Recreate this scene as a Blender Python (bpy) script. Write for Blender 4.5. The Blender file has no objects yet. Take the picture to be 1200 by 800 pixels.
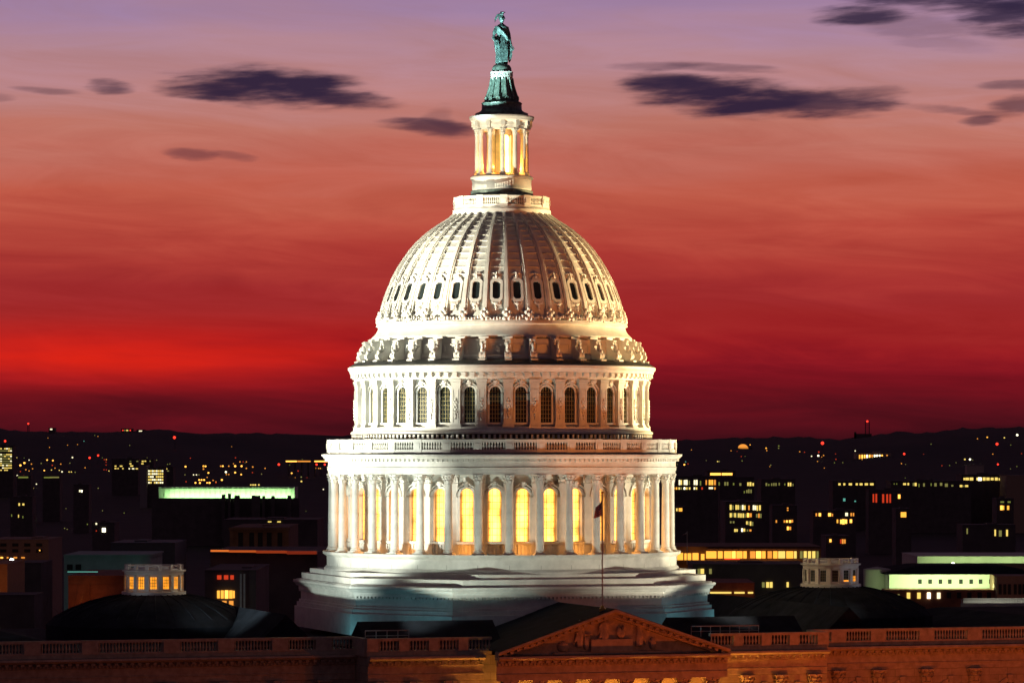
import bpy, math, random
from mathutils import Vector, Matrix, noise

R = math.radians
sin, cos, pi = math.sin, math.cos, math.pi
random.seed(7)
S = bpy.context.scene
COL = S.collection

# ------------------------------------------------------------------ camera
F = 4481.0            # focal length in photo pixels (photo 1200 wide)
DIST = 410.0          # camera to dome axis
CX, CZ = 1.1, 41.0
HOR = 530.0           # horizon row
M = DIST / F          # metres per pixel at the dome axis
TH = R(17.6)          # the building's front is turned to the right of the view
cam = bpy.data.cameras.new('camera')
co = bpy.data.objects.new('camera', cam); COL.objects.link(co)
co.location = (CX, -DIST, CZ); co.rotation_euler = (R(90), 0, 0)
cam.sensor_width = 36; cam.sensor_fit = 'HORIZONTAL'
cam.lens = F / 1200 * 36
cam.shift_y = (HOR - 400) / 1200
cam.clip_start = 1; cam.clip_end = 60000
S.camera = co
S.view_settings.view_transform = 'Standard'
S.view_settings.look = 'None'
S.view_settings.exposure = 0
S.view_settings.gamma = 1
try:
    S.cycles.use_denoising = True
    S.cycles.max_bounces = 6
    S.cycles.sample_clamp_indirect = 4
except Exception:
    pass


def s2l(c):
    return tuple(((x / 255) / 12.92 if x / 255 <= .04045 else ((x / 255 + .055) / 1.055) ** 2.4) for x in c)


# ------------------------------------------------------------------ world: afterglow sky with long dark clouds
W = bpy.data.worlds.new('World'); S.world = W; W.use_nodes = True
nt = W.node_tree; nt.nodes.clear()
N = nt.nodes; LK = nt.links


def mth(op, a, b=None, c=None, clamp=False):
    n = N.new('ShaderNodeMath'); n.operation = op; n.use_clamp = clamp
    for i, v in enumerate((a, b, c)):
        if v is None: continue
        if isinstance(v, (int, float)): n.inputs[i].default_value = v
        else: LK.new(v, n.inputs[i])
    return n.outputs[0]


tc = N.new('ShaderNodeTexCoord')
sp = N.new('ShaderNodeSeparateXYZ'); LK.new(tc.outputs['Generated'], sp.inputs[0])
dx, dy, dz = sp.outputs
ysafe = mth('MAXIMUM', mth('ABSOLUTE', dy), .02)
u = mth('MULTIPLY', mth('DIVIDE', dx, ysafe), 4.481)            # in thousands of photo pixels
hor = mth('SQRT', mth('ADD', mth('MULTIPLY', dx, dx), mth('MULTIPLY', dy, dy)))
vt = mth('DIVIDE', dz, mth('MAXIMUM', hor, .02))
v = mth('MULTIPLY', vt, 4.481)
cmb = N.new('ShaderNodeCombineXYZ')
LK.new(mth('MULTIPLY', u, 1.6), cmb.inputs[0]); LK.new(mth('MULTIPLY', v, 15.), cmb.inputs[1])
nz = N.new('ShaderNodeTexNoise'); nz.inputs['Scale'].default_value = 1.6; nz.inputs['Detail'].default_value = 6
LK.new(cmb.outputs[0], nz.inputs['Vector'])
streak = mth('SUBTRACT', nz.outputs[0], .5)
cmb2 = N.new('ShaderNodeCombineXYZ')
LK.new(mth('MULTIPLY', u, 6.), cmb2.inputs[0]); LK.new(mth('MULTIPLY', v, 42.), cmb2.inputs[1])
nz2 = N.new('ShaderNodeTexNoise'); nz2.inputs['Scale'].default_value = 1.6; nz2.inputs['Detail'].default_value = 4
LK.new(cmb2.outputs[0], nz2.inputs['Vector'])
fine = mth('SUBTRACT', nz2.outputs[0], .5)
# elevation ramp (v in 0 .. .53 is the picture)
cmb3 = N.new('ShaderNodeCombineXYZ')
LK.new(mth('MULTIPLY', mth('ADD', u, mth('MULTIPLY', v, .5)), 4.), cmb3.inputs[0]); LK.new(mth('ADD', mth('MULTIPLY', v, 26.), mth('MULTIPLY', u, 1.3)), cmb3.inputs[1]); cmb3.inputs[2].default_value = 4.4
nz3 = N.new('ShaderNodeTexNoise'); nz3.inputs['Scale'].default_value = 1.; nz3.inputs['Detail'].default_value = 9; nz3.inputs['Roughness'].default_value = .62; nz3.inputs['Distortion'].default_value = .8
LK.new(cmb3.outputs[0], nz3.inputs['Vector'])
mott = mth('SUBTRACT', nz3.outputs[0], .5)
vv = mth('ADD', mth('ADD', v, mth('MULTIPLY', streak, .08)), mth('MULTIPLY', mott, .07))
ramp = N.new('ShaderNodeValToRGB')
stops = [(530, (56, 13, 21)), (508, (70, 15, 24)), (480, (90, 17, 27)), (455, (110, 18, 28)), (430, (130, 21, 32)), (405, (152, 29, 34)), (380, (157, 37, 37)),
         (345, (158, 43, 44)), (300, (172, 58, 51)), (265, (183, 75, 61)), (230, (191, 91, 72)), (190, (190, 103, 88)), (150, (191, 117, 103)),
         (110, (187, 129, 126)), (60, (180, 135, 146)), (0, (160, 128, 160)), (-120, (112, 98, 140)), (-400, (40, 36, 60)), (-2500, (14, 14, 26))]
VMAX = 3.03
cr = ramp.color_ramp
while len(cr.elements) > 1: cr.elements.remove(cr.elements[0])
for i, (py, c) in enumerate(stops):
    t = (HOR - py) / 1000 / VMAX
    e = cr.elements[0] if i == 0 else cr.elements.new(t)
    e.position = t; e.color = (*s2l(c), 1)
LK.new(mth('DIVIDE', vv, VMAX, clamp=True), ramp.inputs[0])
# brighter ember band low on the left
ember = mth('MULTIPLY', mth('POWER', 2.718, mth('MULTIPLY', mth('POWER', mth('ABSOLUTE', mth('DIVIDE', mth('ADD', u, .46), .36)), 2.), -1.)),
            mth('POWER', 2.718, mth('MULTIPLY', mth('POWER', mth('ABSOLUTE', mth('DIVIDE', mth('SUBTRACT', v, .114), .032)), 2.), -1.)))
mixe = N.new('ShaderNodeMixRGB'); mixe.blend_type = 'MIX'
LK.new(mth('MULTIPLY', ember, mth('ADD', .78, mth('MULTIPLY', streak, 1.8)), clamp=True), mixe.inputs[0])
LK.new(ramp.outputs[0], mixe.inputs[1]); mixe.inputs[2].default_value = (*s2l((218, 36, 23)), 1)
clouds = [  # px, py, half width, half height, slope, density
    (318, 104, 96, 19, .07, 1.), (245, 105, 58, 11, .0, .9), (392, 116, 58, 9, .10, .8), (132, 105, 24, 7, 0, .75), (66, 110, 36, 4, .05, .45),
    (6, 118, 20, 4, 0, .3), (505, 150, 48, 9, .05, .8), (520, 138, 16, 12, .2, .25), (220, 182, 30, 5, .05, .5), (272, 184, 24, 4, .1, .35),
    (845, 114, 92, 20, .10, 1.), (792, 100, 54, 13, .1, .85), (950, 124, 90, 13, -.02, .85), (1005, 114, 50, 9, -.05, .5), (770, 79, 45, 4, 0, .4), (840, 80, 55, 5, .05, .45),
    (1005, 19, 52, 11, -.02, .9), (1120, 4, 120, 13, .05, .85), (1172, 18, 70, 22, .25, .9), (1060, 30, 70, 12, .1, .3),
    (1192, 104, 34, 6, 0, .55), (1192, 127, 30, 9, 0, .65), (1150, 146, 22, 5, .05, .65), (1122, 133, 58, 5, .12, .45), (1120, 55, 60, 7, .1, .18)]
wob_v = mth('MULTIPLY', fine, .012); wob_u = mth('MULTIPLY', streak, .08)
cmb4 = N.new('ShaderNodeCombineXYZ')
LK.new(mth('MULTIPLY', u, 11.), cmb4.inputs[0]); LK.new(mth('ADD', mth('MULTIPLY', v, 75.), mth('MULTIPLY', u, -3.)), cmb4.inputs[1]); cmb4.inputs[2].default_value = 1.3
nz4 = N.new('ShaderNodeTexNoise'); nz4.inputs['Scale'].default_value = 1.; nz4.inputs['Detail'].default_value = 5; nz4.inputs['Roughness'].default_value = .55
LK.new(cmb4.outputs[0], nz4.inputs['Vector'])
edge = mth('MULTIPLY', mth('SUBTRACT', nz4.outputs[0], .5), 3.2)
inv = None
for (px, py, a, b, sl, den) in clouds:
    du = mth('ADD', mth('SUBTRACT', u, (px - 600) / 1000), wob_u)
    dv = mth('ADD', mth('SUBTRACT', v, (HOR - py) / 1000), mth('ADD', mth('MULTIPLY', du, sl), wob_v))
    q = mth('ADD', mth('POWER', mth('ABSOLUTE', mth('DIVIDE', du, a * 1.1 / 1000)), 2.), mth('POWER', mth('ABSOLUTE', mth('DIVIDE', dv, b * 1.2 / 1000)), 2.))
    mr = N.new('ShaderNodeMapRange'); mr.interpolation_type = 'SMOOTHSTEP'
    LK.new(mth('ADD', q, edge), mr.inputs[0])
    mr.inputs[1].default_value = 1.6; mr.inputs[2].default_value = .05; mr.inputs[3].default_value = 0; mr.inputs[4].default_value = den
    # fades out wholly away from the cloud
    m2 = N.new('ShaderNodeMapRange'); LK.new(q, m2.inputs[0]); m2.inputs[1].default_value = 2.1; m2.inputs[2].default_value = 1.1
    om = mth('SUBTRACT', 1., mth('MULTIPLY', mr.outputs[0], m2.outputs[0]))
    inv = om if inv is None else mth('MULTIPLY', inv, om)
mask = mth('SUBTRACT', 1., inv)
front = mth('GREATER_THAN', dy, .05)
mask = mth('MULTIPLY', mth('MULTIPLY', mask, front), .96, clamp=True)
mixc = N.new('ShaderNodeMixRGB'); LK.new(mask, mixc.inputs[0]); vm = N.new('ShaderNodeVectorMath'); vm.operation = 'SCALE'; LK.new(mixe.outputs[0], vm.inputs[0]); LK.new(mth('ADD', 1., mth('MULTIPLY', mott, .38)), vm.inputs['Scale'])
LK.new(vm.outputs[0], mixc.inputs[1])
mixc.inputs[2].default_value = (*s2l((34, 27, 56)), 1)
# the glow lies in the west (+y); the sky behind the camera is nearly night
mrw = N.new('ShaderNodeMapRange'); LK.new(dy, mrw.inputs[0])
mrw.inputs[1].default_value = -.1; mrw.inputs[2].default_value = .8
mixw = N.new('ShaderNodeMixRGB'); LK.new(mrw.outputs[0], mixw.inputs[0])
mixw.inputs[1].default_value = (.045, .027, .040, 1); LK.new(mixc.outputs[0], mixw.inputs[2])
bg = N.new('ShaderNodeBackground'); bg.inputs[1].default_value = 1.0
LK.new(mixw.outputs[0], bg.inputs[0])
wo = N.new('ShaderNodeOutputWorld'); LK.new(bg.outputs[0], wo.inputs[0])


# ------------------------------------------------------------------ frames and lamps
def loc2w(x, y, z):
    return Vector((x * cos(TH) - y * sin(TH), x * sin(TH) + y * cos(TH), z))


def lamp(kind, pos, aim, energy, color, radius=.3, cone=None, blend=.3, size=None):
    l = bpy.data.lights.new(kind.lower() + '_lamp', kind); l.energy = energy; l.color = color
    if kind != 'AREA': l.shadow_soft_size = radius
    if kind == 'SPOT': l.spot_size = cone; l.spot_blend = blend
    if kind == 'AREA': l.shape = 'RECTANGLE'; l.size, l.size_y = size
    o = bpy.data.objects.new(l.name, l); COL.objects.link(o); o.location = pos
    if aim is not None:
        o.rotation_euler = (Vector(aim) - Vector(pos)).to_track_quat('-Z', 'Y').to_euler()
    return o


COOL = (1., .94, .73); WARM = (1., .74, .44); TEAL = (.42, .95, 1.); SOD = (1., .13, .012)
ax = Vector((0, 0, 48))
# distant floods for the upper drum and dome, left cool and right warm
lamp('SPOT', loc2w(-189, -10, 29), (0, 0, 54.5), 3.9e6, COOL, .8, R(10.2), .42)
lamp('SPOT', loc2w(189, -2, 29), (0, 0, 54.5), 5.0e6, (1, .69, .31), .8, R(10.2), .42)
# floods on the roof edge of the wings for the colonnade
lamp('SPOT', loc2w(-70, -31, 23.4), (0, 0, 41), 1.3e5, (1, .98, .82), .4, R(20), .35)
lamp('SPOT', loc2w(68, -31, 23.4), (0, 0, 41), 1.35e5, (1, .82, .50), .4, R(20), .35)
# floods behind the parapet of the centre block, beamed up at the colonnade and the steps below it
lamp('SPOT', loc2w(-20.5, -31.8, 22.7), loc2w(-5, -15, 41), 1.0e4, (.90, 1, .84), .35, R(68), .45)
lamp('SPOT', loc2w(20.5, -31.8, 22.7), loc2w(5, -15, 41), 1.0e4, (1, .93, .70), .35, R(68), .45)
# floods for the flanks of the stepped base
lamp('SPOT', loc2w(-54, -27.4, 22.9), loc2w(-19, -3, 36), 5.2e4, (.84, 1, .90), .4, R(38), .45)
lamp('SPOT', loc2w(54, -27.4, 22.9), loc2w(19, -3, 36), 4.2e4, (.95, 1, .80), .4, R(38), .45)
# lantern and statue
lamp('SPOT', loc2w(-44, -34, 24), (0, 0, 72.5), 4.0e5, (1, .90, .64), .4, R(10), .5)
lamp('SPOT', loc2w(-55, -40, 24.5), (0, 0, 85.5), 1.5e6, (.62, 1, .96), .4, R(6.4), .4)
# sodium street light on the plaza
for x, e in ((-30, 1.5e2), (-4, 2.8e3), (24, 6.8e3), (52, 5.5e3)):
    lamp('POINT', loc2w(x, -52, 9), None, e, SOD, .4)
lamp('POINT', loc2w(40, -105, 12), None, 1.5e4, (1, .2, .03), .6)
lamp('SPOT', loc2w(26, -92, 12), (0, 0, 58), 1.15e5, (1, .27, .045), .6, R(17), .5)  # fill spot added to bring sodium orange into the dome's shade

# ------------------------------------------------------------------ materials
MATS = {}


def mat(name, col, rough=.6, metal=0., var=.12, scale=1.5, bump=0., emit=None, es=0., spec=None, sample=True, brick=None):
    if name in MATS: return MATS[name]
    m = bpy.data.materials.new(name); m.use_nodes = True; MATS[name] = m
    t = m.node_tree; b = t.nodes['Principled BSDF']
    b.inputs['Roughness'].default_value = rough; b.inputs['Metallic'].default_value = metal
    b.inputs['Base Color'].default_value = (*col, 1)
    if spec is not None: b.inputs['Specular IOR Level'].default_value = spec
    tcn = t.nodes.new('ShaderNodeTexCoord')
    if var:
        n = t.nodes.new('ShaderNodeTexNoise'); n.inputs['Scale'].default_value = scale; n.inputs['Detail'].default_value = 7
        n.inputs['Roughness'].default_value = .65
        t.links.new(tcn.outputs['Object'], n.inputs['Vector'])
        r = t.nodes.new('ShaderNodeValToRGB')
        r.color_ramp.elements[0].position = .3; r.color_ramp.elements[1].position = .7
        r.color_ramp.elements[0].color = (*[c * (1 - var * 1.6) for c in col], 1)
        r.color_ramp.elements[1].color = (*[min(1, c * (1 + var)) for c in col], 1)
        t.links.new(n.outputs[0], r.inputs[0])
        out = r.outputs[0]
        if brick:
            bk = t.nodes.new('ShaderNodeTexBrick')
            mp = t.nodes.new('ShaderNodeMapping'); mp.inputs['Rotation'].default_value = (R(90), 0, 0)
            t.links.new(tcn.outputs['Object'], mp.inputs[0]); t.links.new(mp.outputs[0], bk.inputs['Vector'])
            bk.inputs['Scale'].default_value = 1; bk.inputs['Brick Width'].default_value = brick[0]; bk.inputs['Row Height'].default_value = brick[1]
            bk.inputs['Mortar Size'].default_value = .02
            bk.inputs['Color1'].default_value = (1, 1, 1, 1); bk.inputs['Color2'].default_value = (.78, .78, .78, 1); bk.inputs['Mortar'].default_value = (.45, .45, .45, 1)
            mx = t.nodes.new('ShaderNodeMixRGB'); mx.blend_type = 'MULTIPLY'; mx.inputs[0].default_value = 1
            t.links.new(out, mx.inputs[1]); t.links.new(bk.outputs[0], mx.inputs[2]); out = mx.outputs[0]
        t.links.new(out, b.inputs['Base Color'])
        if bump:
            bm_ = t.nodes.new('ShaderNodeBump'); bm_.inputs['Strength'].default_value = bump; bm_.inputs['Distance'].default_value = .03
            n2 = t.nodes.new('ShaderNodeTexNoise'); n2.inputs['Scale'].default_value = scale * 6; n2.inputs['Detail'].default_value = 5
            t.links.new(tcn.outputs['Object'], n2.inputs['Vector'])
            t.links.new(n2.outputs[0], bm_.inputs['Height']); t.links.new(bm_.outputs[0], b.inputs['Normal'])
    if emit:
        b.inputs['Emission Color'].default_value = (*emit, 1); b.inputs['Emission Strength'].default_value = es
        if not sample:
            m.cycles.emission_sampling = 'NONE'
    return m


IRON = mat('white_painted_iron', (.74, .73, .68), .5, var=.12, scale=.7, bump=.15)
STONE = mat('sandstone', (.40, .34, .27), .8, var=.2, scale=1.1, bump=.3, brick=(2.1, .75))
STONE2 = mat('carved_sandstone', (.40, .34, .27), .8, var=.22, scale=1.6, bump=.3)
ROOF = mat('grey_sheet_roof', (.021, .024, .034), .95, var=.3, scale=.5, spec=.05)
DARKRING = mat('ledge_shade', (.045, .05, .05), .6, var=.3, scale=2)  # shade on the unlit ledge tops, put into a dark colour
BRONZE = mat('green_bronze', (.13, .21, .205), .5, metal=.35, var=.45, scale=3.5, bump=.4)
BRONZE_D = mat('dark_green_iron', (.17, .23, .20), .45, metal=.2, var=.4, scale=3)
GLASS = mat('dark_glass', (.02, .028, .03), .12, var=0)
mat('unlit_pane', (.012, .012, .014), .7, var=0)
MUNT = mat('yellow_lit_bars', (.30, .25, .09), .5, var=.1)  # yellow light on the bars is put into their colour
BRASS = mat('brass', (.6, .35, .08), .35, metal=.8, var=.1)
POLE = mat('grey_painted_metal', (.5, .48, .45), .4, metal=.3, var=.1)
RED = mat('red_cloth', (.42, .03, .04), .8, var=.1)
WHITE = mat('white_cloth', (.7, .68, .65), .8, var=.05)
BLUE = mat('blue_cloth', (.03, .04, .12), .8, var=.1)
ASPH = mat('night_ground', (.013, .012, .011), .9, var=.4, scale=.02)
BARK = mat('bark', (.09, .065, .05), .9, var=.3, scale=4)
CITY = mat('dark_facade', (.12, .105, .105), .85, var=.2, scale=.2)
CITYB = mat('brown_stone_facade', (.2, .12, .08), .85, var=.2, scale=.3)
CITYW = mat('pale_facade', (.5, .5, .46), .8, var=.12, scale=.3)
BRICK = mat('red_brick_facade', (.26, .10, .06), .85, var=.25, scale=.5)


def lit_window_mat(name, col, es, scale=1.2, dark=.35, core=0):
    m = bpy.data.materials.new(name); m.use_nodes = True; t = m.node_tree; b = t.nodes['Principled BSDF']
    b.inputs['Base Color'].default_value = (.02, .02, .02, 1); b.inputs['Roughness'].default_value = .2
    tcn = t.nodes.new('ShaderNodeTexCoord'); oi = t.nodes.new('ShaderNodeObjectInfo')
    ad = t.nodes.new('ShaderNodeVectorMath'); ad.operation = 'ADD'
    sc = t.nodes.new('ShaderNodeVectorMath'); sc.operation = 'SCALE'; sc.inputs['Scale'].default_value = 37
    cb = t.nodes.new('ShaderNodeCombineXYZ')
    for i in range(3): t.links.new(oi.outputs['Random'], cb.inputs[i])
    t.links.new(cb.outputs[0], sc.inputs[0]); t.links.new(tcn.outputs['Object'], ad.inputs[0]); t.links.new(sc.outputs[0], ad.inputs[1])
    n = t.nodes.new('ShaderNodeTexNoise'); n.inputs['Scale'].default_value = scale; n.inputs['Detail'].default_value = 3
    t.links.new(ad.outputs[0], n.inputs['Vector'])
    mr = t.nodes.new('ShaderNodeMapRange'); mr.inputs[1].default_value = .3; mr.inputs[2].default_value = .62
    mr.inputs[3].default_value = es * dark; mr.inputs[4].default_value = es
    t.links.new(n.outputs[0], mr.inputs[0]); out = mr.outputs[0]
    if core:      # glow gradient put into the pane: brightest along its centre line, dim at edges
        sx = t.nodes.new('ShaderNodeSeparateXYZ'); t.links.new(tcn.outputs['Object'], sx.inputs[0])
        ab = t.nodes.new('ShaderNodeMath'); ab.operation = 'ABSOLUTE'; t.links.new(sx.outputs[0], ab.inputs[0])
        m2 = t.nodes.new('ShaderNodeMapRange'); m2.interpolation_type = 'SMOOTHSTEP'; t.links.new(ab.outputs[0], m2.inputs[0])
        m2.inputs[1].default_value = core * .25; m2.inputs[2].default_value = core; m2.inputs[3].default_value = 1; m2.inputs[4].default_value = .06
        mu = t.nodes.new('ShaderNodeMath'); mu.operation = 'MULTIPLY'; t.links.new(out, mu.inputs[0]); t.links.new(m2.outputs[0], mu.inputs[1]); out = mu.outputs[0]
    t.links.new(out, b.inputs['Emission Strength'])
    b.inputs['Emission Color'].default_value = (*col, 1)
    MATS[name] = m
    return m


WLIT = lit_window_mat('lit_warm_window', (1., .39, .06), 8.5, .6, .3, .74)
WCUP = lit_window_mat('lit_amber_window', (1., .34, .02), 1.7, 1.2, .5)
TLIT = lit_window_mat('lit_tholos_window', (1., .5, .1), 15., 1.2, .6, .7)


# ------------------------------------------------------------------ mesh builder
class MB:
    def __init__(s):
        s.v, s.f, s.m = [], [], []; s.mi = 0; s.X = None

    def add(s, vs, fs):
        o = len(s.v)
        if s.X is not None: vs = [s.X @ Vector(p) for p in vs]
        s.v += [tuple(p) for p in vs]
        for f in fs: s.f.append([i + o for i in f]); s.m.append(s.mi)

    def box(s, x0, x1, y0, y1, z0, z1):
        vs = [(x, y, z) for z in (z0, z1) for y in (y0, y1) for x in (x0, x1)]
        s.add(vs, [(0, 2, 3, 1), (4, 5, 7, 6), (0, 1, 5, 4), (2, 6, 7, 3), (0, 4, 6, 2), (1, 3, 7, 5)])

    def lathe(s, prof, n=64, c=(0, 0), a0=0., a1=None, capb=False, capt=False):
        full = a1 is None
        k = n if full else n + 1
        vs = []
        for (r, z) in prof:
            for i in range(k):
                a = a0 + (2 * pi if full else (a1 - a0)) * i / n
                vs.append((c[0] + r * sin(a), c[1] - r * cos(a), z))
        fs = []
        for j in range(len(prof) - 1):
            for i in range(n):
                i2 = (i + 1) % k
                fs.append((j * k + i, j * k + i2, (j + 1) * k + i2, (j + 1) * k + i))
        if full and capb: fs.append(tuple(reversed(range(k))))
        if full and capt: fs.append(tuple((len(prof) - 1) * k + i for i in range(k)))
        s.add(vs, fs)

    def arc(s, r0, r1, z0, z1, a0, a1, n=3):
        """closed curved block"""
        vs = []
        for i in range(n + 1):
            a = a0 + (a1 - a0) * i / n
            for r in (r0, r1):
                for z in (z0, z1): vs.append((r * sin(a), -r * cos(a), z))
        fs = [(0, 2, 3, 1), (4 * n, 4 * n + 1, 4 * n + 3, 4 * n + 2)]
        for i in range(n):
            b = 4 * i
            fs += [(b, b + 1, b + 5, b + 4), (b + 2, b + 6, b + 7, b + 3), (b + 1, b + 3, b + 7, b + 5), (b, b + 4, b + 6, b + 2)]
        s.add(vs, fs)

    def prism(s, poly, y0, y1):
        """poly of (x, z), extruded in y"""
        k = len(poly)
        vs = [(x, y0, z) for x, z in poly] + [(x, y1, z) for x, z in poly]
        fs = [tuple(range(k)), tuple(reversed(range(k, 2 * k)))] + [(i, i + k, (i + 1) % k + k, (i + 1) % k) for i in range(k)]
        s.add(vs, fs)

    def prismx(s, poly, x0, x1):
        """poly of (y, z), extruded in x"""
        k = len(poly)
        vs = [(x0, y, z) for y, z in poly] + [(x1, y, z) for y, z in poly]
        fs = [tuple(reversed(range(k))), tuple(range(k, 2 * k))] + [((i + 1) % k, (i + 1) % k + k, i + k, i) for i in range(k)]
        s.add(vs, fs)

    def prismz(s, poly, z0, z1, poly2=None):
        k = len(poly); p2 = poly2 or poly
        vs = [(x, y, z0) for x, y in poly] + [(x, y, z1) for x, y in p2]
        fs = [tuple(reversed(range(k))), tuple(range(k, 2 * k))] + [(i, (i + 1) % k, (i + 1) % k + k, i + k) for i in range(k)]
        s.add(vs, fs)

    def ball(s, c, r, n=8, m=6):
        if not isinstance(r, (tuple, list)): r = (r, r, r)
        vs = [(c[0], c[1], c[2] - r[2])]
        for j in range(1, m):
            t = -pi / 2 + pi * j / m
            for i in range(n):
                a = 2 * pi * i / n
                vs.append((c[0] + r[0] * cos(t) * cos(a), c[1] + r[1] * cos(t) * sin(a), c[2] + r[2] * sin(t)))
        vs.append((c[0], c[1], c[2] + r[2]))
        fs = [(0, 1 + (i + 1) % n, 1 + i) for i in range(n)]
        for j in range(m - 2):
            for i in range(n):
                a = 1 + j * n; i2 = (i + 1) % n
                fs.append((a + i, a + i2, a + n + i2, a + n + i))
        t = len(vs) - 1; a = 1 + (m - 2) * n
        fs += [(a + i, a + (i + 1) % n, t) for i in range(n)]
        s.add(vs, fs)

    def tube(s, pts, rad, n=6):
        pts = [Vector(p) for p in pts]
        if not isinstance(rad, (list, tuple)): rad = [rad] * len(pts)
        vs = []
        up = Vector((0, 0, 1))
        for i, p in enumerate(pts):
            d = (pts[min(i + 1, len(pts) - 1)] - pts[max(i - 1, 0)])
            d.normalize()
            a = d.cross(up if abs(d.z) < .95 else Vector((1, 0, 0))); a.normalize(); b = d.cross(a)
            for k in range(n):
                t = 2 * pi * k / n
                vs.append(p + (a * cos(t) + b * sin(t)) * rad[i])
        fs = [tuple(range(n)), tuple(reversed(range((len(pts) - 1) * n, len(pts) * n)))]
        for i in range(len(pts) - 1):
            for k in range(n):
                k2 = (k + 1) % n
                fs.append((i * n + k2, i * n + k, (i + 1) * n + k, (i + 1) * n + k2))
        s.add(vs, fs)

    def mesh(s, name, mats, smooth=True, ang=38):
        me = bpy.data.meshes.new(name); me.from_pydata(s.v, [], s.f)
        for m in (mats if isinstance(mats, (list, tuple)) else [mats]): me.materials.append(m)
        me.polygons.foreach_set('material_index', s.m)
        if smooth:
            me.polygons.foreach_set('use_smooth', [True] * len(me.polygons))
            me.set_sharp_from_angle(angle=R(ang))
        me.update()
        return me

    def build(s, name, mats, parent=None, smooth=True, ang=38):
        return put(name, s.mesh(name, mats, smooth, ang), parent)


def put(name, me, parent=None, loc=(0, 0, 0), rz=0., scale=None):
    o = bpy.data.objects.new(name, me); COL.objects.link(o)
    if parent is not None: o.parent = parent
    o.location = loc; o.rotation_euler = (0, 0, rz)
    if scale: o.scale = scale
    return o


def tag(o, label, cat, group=None, kind=None):
    o['label'] = label; o['category'] = cat
    if group: o['group'] = group
    if kind: o['kind'] = kind
    return o


def thing(name, label, cat, loc=(0, 0, 0), rz=0., group=None):
    o = bpy.data.objects.new(name, None); COL.objects.link(o)
    o.empty_display_size = 1
    o.location = loc; o.rotation_euler = (0, 0, rz)
    return tag(o, label, cat, group)


def copy_tree(o, parent=None):
    c = o.copy(); COL.objects.link(c)
    if parent is not None: c.parent = parent
    for ch in list(o.children): copy_tree(ch, c)
    return c


def structure(o):
    o['kind'] = 'structure'; return o


def zy(py):
    return CZ + (HOR - py) * M


# ------------------------------------------------------------------ terrain
RIDGE = [(-400, 500), (0, 503), (60, 506), (120, 507), (185, 504), (230, 508), (300, 508), (400, 511), (520, 514), (640, 515), (780, 517), (850, 513), (900, 514),
         (960, 514), (985, 515), (1030, 509), (1060, 507), (1090, 508), (1125, 503), (1200, 501), (1600, 498)]


def ridge_px(px):
    for (a, ya), (b, yb) in zip(RIDGE, RIDGE[1:]):
        if a <= px <= b: return ya + (yb - ya) * (px - a) / (b - a)
    return RIDGE[0][1] if px < 0 else RIDGE[-1][1]


def sstep(a, b, x):
    t = max(0., min(1., (x - a) / (b - a))); return t * t * (3 - 2 * t)


def ground_z(px, d):
    """terrain height at distance d (m) in the direction of column px"""
    z = -20 * sstep(470, 560, d)
    if d > 3200:
        top = CZ + (HOR - ridge_px(px)) * 9000 / F
        t = sstep(3200, 9000, d)
        z += (top + 20) * t
        z += noise.noise(Vector((px * .012, d * .0011, 3.))) * 14 * t * (1 - .8 * sstep(7500, 9000, d))
    return z


g = MB()
cols = [-2600, -1400, -700] + list(range(-330, 1540, 6)) + [1900, 2600, 3800]
rows = [6, 120, 250, 330, 400, 440, 470, 490, 510, 530, 560, 640, 760, 950, 1300, 1900, 2600, 3200] + list(range(3600, 9001, 300))
vs = []
for d in rows:
    for px in cols:
        z = ground_z(px, d)
        if d >= 8700:
            z += (noise.noise(Vector((px * .09, 1.7, 0))) * 1.0 + noise.noise(Vector((px * .31, 5.7, 0))) * .75) * 9000 / F * 2.2
        vs.append((CX + (px - 600) / F * d, -DIST + d, z))
k = len(cols)
fs = [(j * k + i, j * k + i + 1, (j + 1) * k + i + 1, (j + 1) * k + i) for j in range(len(rows) - 1) for i in range(k - 1)]
g.add(vs, fs)
structure(g.build('ground', ASPH, smooth=True, ang=80))
# land beyond the ridge, out to the horizon and round behind the camera
g = MB()
g.add([(-60000, -30000, -40), (60000, -30000, -40), (60000, 50000, -40), (-60000, 50000, -40)], [(0, 1, 2, 3)])
structure(g.build('lowland', ASPH, smooth=False))

# ================================================================== THE DOMED BUILDING
root = thing('domed_building', 'huge white floodlit domed building with columned drum above a dark red stone front', 'building', (0, 0, 0), TH)


def ring(angs, name, me, parent, r, subs=()):
    """copies of one mesh round the axis; me is modelled with outward = -y at the origin"""
    out = []
    for a in angs:
        o = put(name, me, parent, (r * sin(a), -r * cos(a), 0), a); out.append(o)
        for (sn, sm) in subs: put(sn, sm, o)
    return out


def vis(a, lim=112):
    """keep what faces the front half, as seen from the photograph's side"""
    d = (math.degrees(a + TH) + 180) % 360 - 180
    return abs(d) < lim


BAY = [R(10 * i) for i in range(-18, 18) if vis(R(10 * i))]            # window angles
PIER = [R(5 + 10 * i) for i in range(-18, 18) if vis(R(5 + 10 * i))]   # column, rib and pilaster angles
ALLP = [R(5 + 10 * i) for i in range(36)]

# ---- dome shell profile (radius px, row px)
prof = [(58, 252.5), (81, 268.5), (100, 285), (112, 299), (124, 318), (132, 335), (139, 354), (143, 370.6), (145, 382.5)]


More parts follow.
